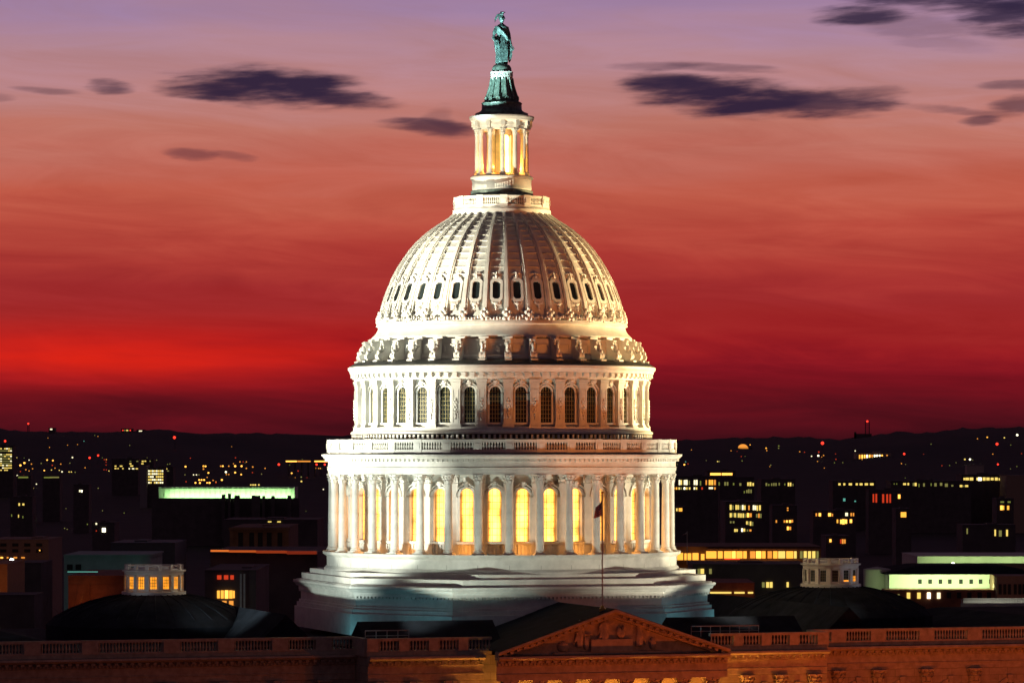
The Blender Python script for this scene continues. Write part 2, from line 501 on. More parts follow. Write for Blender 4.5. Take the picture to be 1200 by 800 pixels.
def dome_r(py):
    """smooth fit through the traced outline (Catmull-Rom)"""
    P = prof
    for i in range(len(P) - 1):
        if P[i][1] <= py <= P[i + 1][1]:
            t = (py - P[i][1]) / (P[i + 1][1] - P[i][1])
            p0 = P[max(i - 1, 0)][0]; p1 = P[i][0]; p2 = P[i + 1][0]; p3 = P[min(i + 2, len(P) - 1)][0]
            return .5 * (2 * p1 + (p2 - p0) * t + (2 * p0 - 5 * p1 + 4 * p2 - p3) * t * t + (3 * p1 - p0 - 3 * p2 + p3) * t ** 3)
    return P[-1][0] if py > P[-1][1] else P[0][0]


RIBH = .24
dm = MB()
dp = []
# plated courses: each laps over the one below
cy = [252.5, 256, 260, 264.5, 269.5, 275, 281, 287.5, 294.5, 302, 310, 318.5, 327]
for i in range(len(cy) - 1):
    a, b = cy[i], cy[i + 1]
    dp += [(dome_r(a) * M - RIBH, zy(a)), ((dome_r(b)) * M - RIBH + .02, zy(b - .45)), ((dome_r(b)) * M - RIBH + .12, zy(b - .45)), ((dome_r(b)) * M - RIBH + .12, zy(b))]
for py in (332, 338, 344, 350, 356, 362, 368, 374, 380): dp.append((dome_r(py) * M - RIBH, zy(py)))
dp += [(147 * M, zy(381)), (147.5 * M, zy(383.5)), (144.5 * M, zy(384.5)), (145.5 * M, zy(388)), (148 * M, zy(392)), (152.5 * M, zy(396.5)), (153 * M, zy(399)), (147 * M, zy(400))]
dp = [(0.2, zy(250))] + dp
dm.lathe(dp, 144)
# blocks under the skirt
for a in ALLP:
    dm.arc(149 * M, 156.5 * M, zy(401.6), zy(398.6), a - R(2.1), a + R(2.1), 2)
dome = dm.build('dome', IRON, root, ang=25)

rb = MB()
pys = [252.5, 256, 260, 265, 271, 278, 286, 295, 305, 316, 327, 338, 349, 360, 371, 381]
L = len(pys)
for (w0, w1, h0, h1) in ((.17, .36, -.28, .0), (.08, .15, -.02, .09)):
    vs = []
    for i, py in enumerate(pys):
        t = i / (L - 1)
        r = dome_r(py) * M; e = 1.
        d1 = (dome_r(min(py + 1, 382)) - dome_r(max(py - 1, 253))) ; d2 = min(py + 1, 382) - max(py - 1, 253)
        nx, nzv = d2 / math.hypot(d1, d2), d1 / math.hypot(d1, d2)
        w = w0 + (w1 - w0) * t
        for (sx, h) in ((-w, h0), (w, h0), (w, h1), (-w, h1)):
            vs.append((sx, -(r + h * nx), zy(py) + h * nzv))
    fs = [(0, 1, 2, 3), tuple(4 * (L - 1) + q for q in (3, 2, 1, 0))]
    for i in range(L - 1):
        for q in range(4):
            fs.append((4 * i + q, 4 * (i + 1) + q, 4 * (i + 1) + (q + 1) % 4, 4 * i + (q + 1) % 4))
    rb.add(vs, fs)
# scrolled foot of the rib
for (bx, bz, br) in ((-.3, 371, .2), (.3, 371, .2), (0, 374, .28), (-.22, 378, .22), (.22, 378, .22), (0, 367.5, .2)):
    rb.ball((bx, -(dome_r(bz) * M + .1), zy(bz)), (br, br * .9, br), 8, 6)
rib_me = rb.mesh('rib', IRON, ang=30)
ring([a for a in ALLP if vis(a, 120)], 'rib', rib_me, dome, 0)

# dome window: elongated octagon in a raised frame with a palmette above and a drop below
wb = MB()
pc = 346.; rr = dome_r(pc) * M
slope = math.atan2((dome_r(pc + 8) - dome_r(pc - 8)), 16.)
wb.X = Matrix.Translation((0, -(rr - RIBH), zy(pc))) @ Matrix.Rotation(-slope, 4, 'X')


def octo(hw, hh, c):
    return [(-hw + c, -hh), (hw - c, -hh), (hw, -hh + c), (hw, hh - c), (hw - c, hh), (-hw + c, hh), (-hw, hh - c), (-hw, -hh + c)]


def frame_ring(mb, inner, outer, y0, y1):
    k = len(inner)
    vs = [(x, y0, z) for x, z in inner] + [(x, y1, z) for x, z in inner] + [(x, y0, z) for x, z in outer] + [(x, y1, z) for x, z in outer]
    fs = []
    for i in range(k):
        j = (i + 1) % k
        fs += [(k + i, k + j, 3 * k + j, 3 * k + i), (i, j, k + j, k + i), (3 * k + i, 3 * k + j, 2 * k + j, 2 * k + i)]
    mb.add(vs, fs)


frame_ring(wb, octo(.40, .98, .2), octo(.66, 1.28, .28), .1, -.2)
wb.ball((0, -.12, 1.55), (.17, .14, .3)); wb.ball((-.22, -.1, 1.42), (.2, .1, .13)); wb.ball((.22, -.1, 1.42), (.2, .1, .13)); wb.ball((0, -.12, 1.95), (.11, .1, .14))
wb.ball((-.24, -.1, 1.9), (.17, .07, .07)); wb.ball((.24, -.1, 1.9), (.17, .07, .07))
wb.ball((0, -.12, -1.5), (.28, .13, .2)); wb.ball((-.32, -.1, -1.4), (.16, .1, .14)); wb.ball((.32, -.1, -1.4), (.16, .1, .14)); wb.ball((0, -.12, -1.85), (.15, .1, .2)); wb.ball((0, -.1, -2.15), (.08, .08, .14))
wb.mi = 1; wb.prism(octo(.43, 1.0, .2), -.02, .1)
ring(BAY, 'dome_window', wb.mesh('dome_window', [IRON, GLASS], ang=30), dome, 0)
# carved cresting round the foot of the dome
cb_ = MB(); rnd = random.Random(3)
for i in range(36 * 7):
    a = R(10 * (i + .5) / 7)
    if not vis(a, 115): continue
    py = 377 + rnd.uniform(-1.6, 1.6); r = 145 * M + .02
    cb_.ball((r * sin(a), -r * cos(a), zy(py)), (rnd.uniform(.16, .24),) * 2 + (rnd.uniform(.12, .26),), 6, 4)
for i in range(36):
    a = R(10 * i)
    if vis(a, 115): cb_.arc(144.2 * M, 146.6 * M, zy(380.6), zy(379.6), a - R(4), a + R(4), 4)
cb_.build('cresting', IRON, dome)

# ---- attic ring with scroll consoles
at = MB()
at.lathe([(146 * M, zy(400)), (152 * M, zy(401)), (152.5 * M, zy(403.5)), (152.5 * M, zy(404.5)), (153.5 * M, zy(419)), (155 * M, zy(421)), (155 * M, zy(424)), (170 * M, zy(426)), (170 * M, zy(427.4)), (178 * M, zy(430.4))], 144)
for a in BAY:
    at.arc(152.4 * M, 154.2 * M, zy(417.5), zy(416.5), a - R(2.6), a + R(2.6), 3); at.arc(152.4 * M, 154.2 * M, zy(408), zy(407), a - R(2.6), a + R(2.6), 3)
    at.arc(152.4 * M, 154.2 * M, zy(416.5), zy(408), a - R(2.6), a - R(2.2), 1); at.arc(152.4 * M, 154.2 * M, zy(416.5), zy(408), a + R(2.2), a + R(2.6), 1)
at.mi = 1
at.lathe([(153.2 * M, zy(423.6)), (171 * M, zy(425.6)), (178.6 * M, zy(430.1))], 144)  # unlit top of the cornice, darkened by colour
attic = at.build('attic', [IRON, DARKRING], root, ang=30)
cs = MB()
rr0 = 151 * M
side = [(0, 401.5), (-1.15, 401.5), (-1.2, 403.2), (-.95, 404.4), (-.88, 407), (-.8, 410), (-.95, 413), (-1.3, 415.5), (-1.62, 417.5), (-1.78, 420), (-1.66, 422.6), (-1.3, 424.2), (0, 424.2)]
cs.prismx([(y - 0, zy(p)) for y, p in side], -.27, .27)
for sx in (-.2, .2):
    cs.X = Matrix.Translation((sx, 0, 0))
    cs.tube([(-.13, -1.42, zy(419.6)), (.13, -1.42, zy(419.6))], .37, 10); cs.tube([(-.12, -.92, zy(406)), (.12, -.92, zy(406))], .24, 8)
cs.X = None
cs.ball((0, -1.2, zy(411)), (.2, .25, .4)); cs.ball((0, -1.5, zy(415)), (.22, .2, .25))
cs.box(-.36, .36, -2.0, -1.2, zy(425.9), zy(424.1))
con_me = cs.mesh('console', IRON)
ring([a for a in ALLP if vis(a, 115)], 'console', con_me, attic, rr0)

# ---- upper drum
ud = MB()
WR = 165.5 * M
ud.lathe([(WR + .25, zy(501)), (WR, zy(500)), (WR, zy(452)), (WR + .15, zy(451)), (WR + .25, zy(447.5))], 144)
ud.lathe([(160 * M, zy(514.5)), (172 * M, zy(513)), (172.2 * M, zy(510)), (177 * M, zy(508.8)), (177 * M, zy(506.6)), (174.5 * M, zy(505)), (173.5 * M, zy(501.2)), (WR, zy(500.6))], 144)
ud.mi = 1
ud.lathe([(177.3 * M, zy(508.7)), (172.5 * M, zy(510.2)), (172.5 * M, zy(514))], 144)  # shadowed foot of the drum as a dark coloured ring
drum = ud.build('upper_drum', [IRON, DARKRING], root, ang=30)
cn = MB()
cn.lathe([(WR + .2, zy(447.4)), (172.5 * M, zy(447)), (172.5 * M, zy(444.5)), (173.2 * M, zy(444)), (173.2 * M, zy(439.6)), (177.6 * M, zy(439)), (178.4 * M, zy(436)), (180 * M, zy(434.2)), (180 * M, zy(431.4)), (178.2 * M, zy(430.6)), (170 * M, zy(429))], 144)
for i in range(108):
    a = R(10 / 3 * (i + .5))
    cn.arc(173.1 * M, 177 * M, zy(443.4), zy(439.5), a - R(.85), a + R(.85), 1)
    cn.arc(173.1 * M, 175 * M, zy(445), zy(443.5), a - R(.7), a + R(.7), 1)
cn.build('cornice', IRON, drum, ang=30)
pl = MB()
pw = .46
pl.box(-pw, pw, -.62, 0.05, zy(499.8), zy(451)); pl.box(-.62, .62, -.78, .05, zy(502.5), zy(499.9)); pl.box(-.56, .56, -.70, .05, zy(499.7), zy(498.2))
pl.box(-.54, .54, -.72, .05, zy(452.4), zy(450.6)); pl.box(-.5, .5, -.66, .05, zy(455.6), zy(452.6)); pl.box(-.60, .60, -.79, .05, zy(450.4), zy(447.2))
# raised panel frame and a carved drop on the face
for (x0, x1, a, b) in ((-.3, -.24, 496, 459), (.24, .3, 496, 459), (-.3, .3, 458.9, 458.2), (-.3, .3, 496.8, 496.1)): pl.box(x0, x1, -.66, -.61, zy(a), zy(b))
for (bx, bp, sx, sz) in ((0, 470, .13, .16), (-.12, 473, .14, .14), (.12, 473, .14, .14), (0, 476, .2, .2), (-.14, 479, .1, .16), (.14, 479, .1, .16), (0, 481, .15, .2), (-.08, 484.5, .13, .15), (.1, 484, .12, .15), (0, 488, .09, .2), (0, 491.5, .05, .14)):
    pl.ball((bx, -.64, zy(bp)), (sx, .13, sz), 7, 5)
ring(PIER, 'pilaster', pl.mesh('pilaster', IRON), drum, WR)


def arch_pts(hw, z0, zs, n=10):
    return [(hw, z0)] + [(hw * cos(pi * i / n), zs + hw * sin(pi * i / n)) for i in range(n + 1)] + [(-hw, z0)]


def arched_window(hw, z0, zs, mu, cols_, rows_, fr=.16, y_out=-.12, hood=True, ztop=None):
    """frame, hood with keystone, sill, glazing bars and pane; materials: frame, pane, bars"""
    w = MB()
    inn = arch_pts(hw, z0, zs); out = arch_pts(hw + fr, z0, zs)
    frame_ring(w, inn, out, .02, y_out)
    if hood:
        o2 = arch_pts(hw + fr + .22, zs - .15, zs); i2 = arch_pts(hw + fr + .1, zs - .15, zs)
        frame_ring(w, i2, o2, .02, y_out - .16)
        zt = zs + hw + fr
        w.prism([(-.13, zt - .12), (.13, zt - .12), (.24, zt + .42), (-.24, zt + .42)], y_out - .26, 0)
        w.ball((0, y_out - .24, zt + .38), (.2, .12, .14), 7, 5)
        for q in (-1, 1): w.ball((q * .3, y_out - .1, zt + .22), (.15, .1, .1), 7, 5)
    w.box(-hw - fr - .12, hw + fr + .12, y_out - .12, .02, z0 - .2, z0 - .02)
    w.mi = 2
    for i in range(1, cols_):
        x = -hw + 2 * hw * i / cols_
        zt = zs + math.sqrt(max(0, hw * hw - x * x)) * .97
        w.box(x - mu, x + mu, -.06, -.015, z0, zt)
    for j in range(1, rows_):
        z = z0 + (zs - z0) * j / rows_
        w.box(-hw, hw, -.055, -.02, z - mu, z + mu)
    w.box(-hw, hw, -.055, -.02, zs - mu, zs + mu)
    w.mi = 1
    w.prism(list(reversed(inn)), -.01, .005)
    return w


uw = arched_window(.58, zy(496), zy(456.5 + 5.5), .022, 4, 7, .2, -.18)
# jamb panels beside the window
uw.mi = 0
for q in (-1, 1): uw.box(q * .92 - .05, q * .92 + .05, -.13, .02, zy(498.5), zy(462))
ring(BAY, 'arched_window', uw.mesh('arched_window', [IRON, GLASS, MUNT]), drum, WR)

# ---- low inner row of balusters behind the balustrade, then the balustrade itself


def baluster(mb, x, y, z0, z1, s=.1, n=6):
    h = z1 - z0
    mb.lathe([(s * .8, z0), (s * .8, z0 + h * .1), (s * .5, z0 + h * .16), (s, z0 + h * .38), (s * .55, z0 + h * .72), (s * .45, z0 + h * .82), (s * .8, z0 + h * .9), (s * .8, z1)], n, (x, y))


bs = MB()
RO, RI = 203.6 * M, 200.2 * M
bs.lathe([(RI - .05, zy(530.4)), (RO + .05, zy(530.4)), (RO + .05, zy(526.8)), (RI - .05, zy(526.8))], 144)
bs.lathe([(RI - .05, zy(518.4)), (RO + .08, zy(518.4)), (RO + .08, zy(515.2)), (RI - .05, zy(515.2)), (RI - .05, zy(518.4))], 144)
for i in range(36):
    a = R(5 + 10 * i)
    bs.arc(RI - .1, RO + .12, zy(530.6), zy(514.9), a - R(1.35), a + R(1.35), 1)
    bs.arc(RO + .08, RO + .17, zy(526), zy(519.4), a - R(.75), a + R(.75), 1)
    if not vis(a, 125): continue
    for k_ in range(8):
        b_ = a + R(1.35) + R(7.3) * (k_ + .5) / 8
        rm = (RO + RI) / 2
        baluster(bs, rm * sin(b_), -rm * cos(b_), zy(526.8), zy(518.4), .12)
bs.build('balustrade', IRON, root, ang=35)
ib = MB()
for i in range(180):
    a = R(2 * i)
    if vis(a, 100): ib.arc(174.4 * M, 176 * M, zy(514.8), zy(509.6), a - R(.42), a + R(.42), 1)
ib.build('low_baluster_row', IRON, root)

# ---- entablature over the colonnade
en = MB()
en.lathe([(166 * M, zy(554.6)), (193 * M, zy(554.6)), (203.4 * M, zy(554.6)), (203.4 * M, zy(551)), (204.2 * M, zy(550.8)), (204.2 * M, zy(547.4)), (205.2 * M, zy(547)), (203.6 * M, zy(546.4)), (203.6 * M, zy(540.6)),
          (204.8 * M, zy(540.2)), (204.8 * M, zy(537.4)), (208.2 * M, zy(537)), (209.2 * M, zy(535.4)), (211 * M, zy(534.2)), (211 * M, zy(532.4)), (209 * M, zy(531.6)), (199 * M, zy(530.8)), (176 * M, zy(514.6))], 180)
for i in range(216):
    a = R(360 / 216 * i)
    en.arc(204.7 * M, 207.4 * M, zy(540.2), zy(537.3), a - R(.47), a + R(.47), 1)
entab = en.build('entablature', IRON, root, ang=28)
tp = MB(); tp.lathe([(209.4 * M, zy(531.5)), (203 * M, zy(530.95)), (203 * M, zy(530.7)), (176 * M, zy(514.2))], 144)
tp.build('ledge_shade_band', DARKRING, entab)  # dark band painted in for the shade above the cornice


# ---- columns of the peristyle
def capital(r, h, z0, n=8):
    c = MB()
    c.lathe([(r * .98, z0 - h * .06), (r * 1.1, z0 - h * .03), (r * .98, z0), (r * .95, z0 + h * .2), (r * 1.02, z0 + h * .6), (r * 1.3, z0 + h * .86), (r * 1.3, z0 + h * .88)], 16)
    for row, (za, zb, ro) in enumerate(((0, .42, 1.38), (.3, .72, 1.5))):
        for i in range(n):
            a = 2 * pi * (i + .5 * row) / n
            c.X = Matrix.Rotation(a, 4, 'Z')
            w = r * .36
            z1, z2 = z0 + h * za, z0 + h * zb
            pts = [(-r * 1.0, z1), (-r * 1.12, z1 + (z2 - z1) * .55), (-r * ro * .96, z2 * .97 + z1 * .03), (-r * ro, z2 - (z2 - z1) * .16), (-r * 1.0, z2 - (z2 - z1) * .12)]
            c.prismx(pts, -w, w)
    for i in range(4):
        c.X = Matrix.Rotation(pi / 4 + pi / 2 * i, 4, 'Z')
        c.tube([(-.1 * r, -r * 1.52, z0 + h * .8), (.1 * r, -r * 1.52, z0 + h * .8)], r * .26, 8)
    c.X = None
    a1 = r * 1.42
    c.box(-a1, a1, -a1, a1, z0 + h * .88, z0 + h)
    for q in ((0, -a1), (0, a1), (a1, 0), (-a1, 0)): c.ball((q[0], q[1], z0 + h * .9), r * .22, 6, 4)
    return c


def shaft(r, z0, z1, base=.5, plinth=True):
    c = MB()
    if plinth: c.box(-r * 1.42, r * 1.42, -r * 1.42, r * 1.42, z0, z0 + base * .4)
    b = z0 + base * .4
    c.lathe([(r * 1.35, b), (r * 1.38, b + base * .15), (r * 1.2, b + base * .3), (r * 1.12, b + base * .4), (r * 1.25, b + base * .5), (r * 1.02, b + base * .62), (r, b + base * .7)]
            + [(r * (1 - .15 * (t / 8) ** 1.8), b + base * .7 + (z1 - b - base * .7) * t / 8) for t in range(1, 9)], 24)
    return c


CR = 198.6 * M; cr_ = .43
ZB, ZCAP, ZT = zy(645.4), zy(565.5), zy(554.7)
sh_me = shaft(cr_, ZB, ZCAP, .55).mesh('column', IRON)
cap_me = capital(cr_ * .88, ZT - ZCAP, ZCAP).mesh('capital', IRON, ang=50)
ring([a for a in ALLP if vis(a, 125)], 'column', sh_me, root, CR, [('capital', cap_me)])

# ---- wall behind the columns
PW = 176.5 * M
iw = MB()
iw.lathe([(PW + .3, zy(646)), (PW + .3, zy(634)), (PW, zy(633)), (PW, zy(560)), (PW + .12, zy(558)), (PW + .2, zy(554.7))], 144)
inner = iw.build('drum_wall', IRON, root)
ip = MB()
ip.box(-.5, .5, -.5, .05, zy(645.8), zy(566)); ip.box(-.62, .62, -.62, .05, zy(646), zy(634))
ip.box(-.56, .56, -.56, .05, zy(566), zy(564.6))
for row, (a, b) in enumerate(((564.6, 560), (561, 557.4))):
    for x in (-.42, -.14, .14, .42): ip.prismx([(-.4, zy(a)), (-.58 - .1 * row, zy(b + .8)), (-.68 - .1 * row, zy(b)), (-.4, zy(b))], x - .12, x + .12)
ip.box(-.66, .66, -.74, .05, zy(557), zy(554.8))
ring(PIER, 'pilaster', ip.mesh('pilaster', IRON), inner, PW)
pwz0, pws = zy(630), zy(570 + 8.4)
lw = arched_window(.72, pwz0, pws, .022, 3, 7, .26, -.45)
lw.mi = 0
lw.box(-1.0, 1.0, -.5, .02, zy(633.5), zy(631.8))
for q in (-.8, -.4, 0, .4, .8): lw.box(q - .1, q + .1, -.42, -.3, zy(644), zy(633.6))
ring(BAY, 'lit_window', lw.mesh('lit_window', [IRON, WLIT, mat('amber_glazing_bars', (.5, .3, .1), .6)]), inner, PW)

# ---- stylobate
st = MB()
st.lathe([(166 * M, zy(645.6)), (208 * M, zy(645.6)), (209.4 * M, zy(644.6)), (209.4 * M, zy(643.4 + 4)), (207 * M, zy(649)), (205 * M, zy(650.5)), (204.6 * M, zy(661)), (206 * M, zy(662)), (207.8 * M, zy(664)), (208.4 * M, zy(667)), (208.4 * M, zy(672))], 180)
st.mi = 1
for a in PIER: st.arc(204.4 * M, 204.62 * M + .012, zy(661), zy(650.6), a - R(.06), a + R(.06), 1)
st.build('stylobate', [IRON, mat('panel_seam', (.3, .29, .26), .7)], root, ang=30)
# ---- stepped octagonal base


def octa(a, hw):
    a *= M; hw *= M
    return [(-hw, -a), (hw, -a), (a, -hw), (a, hw), (hw, a), (-hw, a), (-a, hw), (-a, -hw)]


ob = MB()
ob.prismz(octa(208, 92), zy(681), zy(666))
ob.prismz(octa(213, 112), zy(682.4), zy(671.6))
ob.prismz(octa(217, 122), zy(683), zy(679))
lay = [(219.5, 127, 680), (219.5, 127, 682.6), (217.5, 126, 684.2), (216, 125, 687)]
for (a, h, p), (a2, h2, p2) in zip(lay, lay[1:]): ob.prismz(octa(a2, h2), zy(p2), zy(p), octa(a, h))
ob.prismz(octa(213.6, 124), zy(691.2), zy(687))
ob.prismz(octa(211, 123), zy(722), zy(691.2))
ob.prismz(octa(213, 124), zy(706), zy(703)); ob.prismz(octa(215.5, 125), zy(711), zy(706)); ob.prismz(octa(218, 126.5), zy(735), zy(711))
# dentils on the wall under the cornice
P = octa(212, 123)
for i in range(8):
    p, q = Vector((*P[i], 0)), Vector((*P[(i + 1) % 8], 0))
    d = (q - p); ln = d.length; d.normalize(); ang = math.atan2(d.y, d.x)
    n_ = int(ln / .42)
    for k_ in range(n_):
        c = p + d * (ln * (k_ + .5) / n_)
        ob.X = Matrix.Translation(c) @ Matrix.Rotation(ang, 4, 'Z')
        ob.box(-.11, .11, -.16, .1, zy(690.4) - .3, zy(690.4))
ob.X = None
# small block turrets at the corners of the steps
ob.build('stepped_base', IRON, root, smooth=False)

# ---- tholos (the columned lantern) and its gallery
th = MB()
th.lathe([(60 * M - .3, zy(254)), (57.5 * M, zy(253.4)), (57.5 * M, zy(247.4)), (56.4 * M, zy(246.6)), (55.6 * M, zy(245)), (50 * M, zy(244.6))], 96)
th.build('gallery_plinth', IRON, dome, ang=30); th = MB()
th.lathe([(34 * M, zy(233)), (34 * M, zy(224)), (35 * M, zy(222)), (34.6 * M, zy(216)), (35 * M, zy(211.6)), (36.8 * M, zy(210.4)), (36.8 * M, zy(208.4)), (34.4 * M, zy(206.6)), (6 * M, zy(206.4))], 72)
tholos_base = th; th = MB()
# entablature with brackets
th.lathe([(18 * M, zy(153)), (30.5 * M, zy(153)), (30.8 * M, zy(149.4)), (31.4 * M, zy(149)), (31.4 * M, zy(145)), (33.2 * M, zy(144.4)), (36.6 * M, zy(142.4)), (37.6 * M, zy(140)), (38.2 * M, zy(139)), (38.2 * M, zy(137.4)), (30 * M, zy(136))], 72)
for i in range(12):
    a = R(15 + 30 * i)
    th.arc(30.5 * M, 35.6 * M, zy(149.4), zy(143.2), a - R(4.2), a + R(4.2), 1)
    th.arc(30.5 * M, 34 * M, zy(152), zy(149.5), a - R(3.2), a + R(3.2), 1)
te_ = th; th = tholos_base
th.mi = 1
th.lathe([(50 * M, zy(244.4)), (44 * M, zy(238)), (39 * M, zy(231)), (36.5 * M, zy(228)), (36.5 * M, zy(224.4)), (34 * M, zy(224))], 72)
tholos = th.build('lantern', [IRON, BRONZE_D], root, ang=30)
te_.build('lantern_entablature', IRON, tholos, ang=30)
tc_ = MB()
tc_.lathe([(16 * M, zy(206.5)), (16 * M, zy(152.8))], 48)
tc_.mi = 1
for i in range(12):
    a = R(30 * i)
    tc_.X = Matrix.Rotation(a, 4, 'Z')
    pts = arch_pts(.33, zy(203), zy(163), 8)
    tc_.prism(list(reversed(pts)), -16 * M - .03, -16 * M + .25)
tc_.X = None
tc_.build('lit_core', [mat('warm_light_wall', (.6, .45, .25), .7), TLIT], tholos)  # lamp warmth is put into the inner wall colour
csh = shaft(.245, zy(206.3), zy(160), .5).mesh('column', IRON)
ccap = capital(.22, zy(153.1) - zy(160), zy(160), 8).mesh('capital', IRON, ang=50)
for i in range(12):
    a = R(15 + 30 * i); r = 28.8 * M
    o = put('column', csh, tholos, (r * sin(a), -r * cos(a), 0), a)
    if i in (0, 1, 2, 3, 7, 8, 9, 10, 11):
        pass
    put('column_capital', ccap, tholos, (r * sin(a), -r * cos(a), 0), a)
gb = MB()
r0, r1 = 53.4 * M, 55.6 * M
gb.lathe([(r0, zy(244.6)), (r1, zy(244.6)), (r1, zy(242.4)), (r0, zy(242.4))], 96)
gb.lathe([(r0, zy(234.6)), (r1, zy(234.6)), (r1, zy(232.2)), (r0, zy(232.2)), (r0, zy(234.6))], 96)
for i in range(12):
    a = R(15 + 30 * i)
    gb.arc(r0 - .05, r1 + .07, zy(244.8), zy(231.6), a - R(4.4), a + R(4.4), 2)
    gb.arc(r1 + .05, r1 + .12, zy(241), zy(235.4), a - R(2.5), a + R(2.5), 1)
    for k_ in range(9):
        b_ = a + R(4.4) + R(21.2) * (k_ + .5) / 9
        if vis(b_, 115): baluster(gb, (r0 + r1) / 2 * sin(b_), -(r0 + r1) / 2 * cos(b_), zy(242.4), zy(234.6), .085)
gb.build('gallery_balustrade', IRON, tholos)
for a in (20, 110, 200, 290):
    p = loc2w(2.05 * sin(R(a)), -2.05 * cos(R(a)), zy(196))
    lamp('POINT', p, None, 330, (1, .36, .05), .12)

# ================================================================== statue on the bronze pedestal
SZ = zy(136)
stt = thing('statue', 'green bronze statue of a robed woman in a feathered helmet atop the white lantern', 'statue', (0, 0, SZ), TH)


def zs(py): return zy(py) - SZ


pb = MB()
pb.lathe([(30 * M, zs(136)), (31 * M, zs(135.4)), (31 * M, zs(133.4)), (27 * M, zs(132)), (24.6 * M, zs(130.4)), (23.6 * M, zs(129)), (23.4 * M, zs(123)), (24 * M, zs(121.6)), (22 * M, zs(120)), (18.4 * M, zs(119)),
          (17 * M, zs(114)), (14.6 * M, zs(107)), (12.8 * M, zs(99)), (12 * M, zs(93)), (11.9 * M, zs(91))], 48)
for i in range(12):  # fasces and wreaths round the flared neck
    a = R(30 * i)
    pb.tube([(r * M * sin(a), -r * M * cos(a), zs(p)) for r, p in ((18.6, 117), (16.2, 109), (13.7, 100), (12.6, 92.5))], [.2, .16, .14, .13], 6)
    pb.X = Matrix.Translation((19.2 * M * sin(a), -19.2 * M * cos(a), zs(116.4))) @ Matrix.Rotation(a, 4, 'Z')
    for q in range(8): pb.ball((.19 * cos(q * pi / 4), -.04, .19 * sin(q * pi / 4)), .085, 5, 4)
    pb.X = None
pb.lathe([(12 * M, zs(85)), (11.6 * M, zs(83.4)), (11.2 * M, zs(80)), (9.4 * M, zs(77)), (7 * M, zs(75.8)), (6.6 * M, zs(75)), (0.05, zs(74.8))], 36)
pb.build('pedestal', BRONZE_D, stt)
bd = MB()
bd.lathe([(11.8 * M, zs(91.2)), (13 * M, zs(90.6)), (13 * M, zs(85.6)), (13.4 * M, zs(85.2)), (13.2 * M, zs(84.6)), (11.5 * M, zs(84.4))], 48)
for i in range(24):
    a = R(15 * i); bd.arc(11.7 * M, 13 * M, zs(94), zs(91.2), a - R(3.5), a + R(3.5), 1)
bd.build('lettered_band', IRON, stt)
tx = bpy.data.curves.new('inscription', 'FONT'); tx.body = 'E PLURIBUS UNUM'; tx.size = .5; tx.align_x = 'CENTER'; tx.extrude = .0
tx.space_character = 1.08
to = bpy.data.objects.new('inscription_source', tx); COL.objects.link(to)
bpy.context.view_layer.update()
me = bpy.data.meshes.new_from_object(to.evaluated_get(bpy.context.evaluated_depsgraph_get()))
COL.objects.unlink(to); bpy.data.objects.remove(to)
for vtx in me.vertices:
    x, y = vtx.co.x - .12, vtx.co.y
    a = x / (13 * M) - TH + .1; r = 13 * M + .012
    vtx.co = (r * sin(a), -r * cos(a), zs(90.2) + y)
me.name = 'inscription'; me.materials.clear(); me.materials.append(mat('dark_letters', (.04, .05, .04), .7, var=0))
put('inscription', me, stt)


def solid(name, mb, material, parent, voxel=.06, smooth_it=2):
    """fuse overlapping volumes into one continuous skin"""
    o = put(name, mb.mesh(name, material), parent)
    mo = o.modifiers.new('remesh', 'REMESH'); mo.mode = 'VOXEL'; mo.voxel_size = voxel; mo.use_smooth_shade = True
    if smooth_it:
        ms = o.modifiers.new('smooth', 'SMOOTH'); ms.iterations = smooth_it; ms.factor = .5
    bpy.context.view_layer.update()
    me_ = bpy.data.meshes.new_from_object(o.evaluated_get(bpy.context.evaluated_depsgraph_get()))
    me_.name = name
    o.modifiers.clear(); o.data = me_
    if not me_.materials: me_.materials.append(material)
    return o


B0 = zs(75)      # soles of the statue


def robe(mb, z0, s, prof_, nf=11, amp=.09, seed=0., sq=.8):
    """a fluted gown: radius varies round the body so that the cloth hangs in folds"""
    n = 44; vs = []
    for (r, z) in prof_:
        hgt = z / prof_[-1][1]
        for i in range(n):
            a = 2 * pi * i / n
            fold = 1 + amp * max(0, 1 - hgt * .9) * sin(nf * a + seed + z * 1.1 + sin(a * 2 + z) * 1.2) + .03 * sin(5 * a - z * 3)
            vs.append((r * s * fold * cos(a), r * s * fold * sin(a) * sq, z0 + z * s))
    fs = []
    k = len(prof_)
    for j in range(k - 1):
        for i in range(n):
            i2 = (i + 1) % n
            fs.append((j * n + i, j * n + i2, (j + 1) * n + i2, (j + 1) * n + i))
    fs.append(tuple(reversed(range(n)))); fs.append(tuple((k - 1) * n + i for i in range(n)))
    mb.add(vs, fs)


fb = MB()
robe(fb, B0, 1., [(.66, 0), (.66, .3), (.62, .8), (.65, 1.4), (.70, 2.0), (.68, 2.4), (.56, 2.85), (.53, 3.05), (.60, 3.4), (.64, 3.75), (.60, 4.0), (.34, 4.2), (.17, 4.3), (.16, 4.42)], 10, .13)
# fringed mantle: short cape over the left shoulder and folds down the side
fb.tube([(-.5, -.36, B0 + 3.9), (-.1, -.55, B0 + 3.45), (.35, -.55, B0 + 2.9), (.62, -.3, B0 + 2.5)], [.12, .16, .17, .14], 7)
for k_ in range(6):
    x = -.42 + .17 * k_
    fb.tube([(x, -.48, B0 + 2.35 - .05 * k_), (x + .03, -.60, B0 + 1.5), (x * .95, -.56, B0 + .15)], [.07, .085, .10], 6)
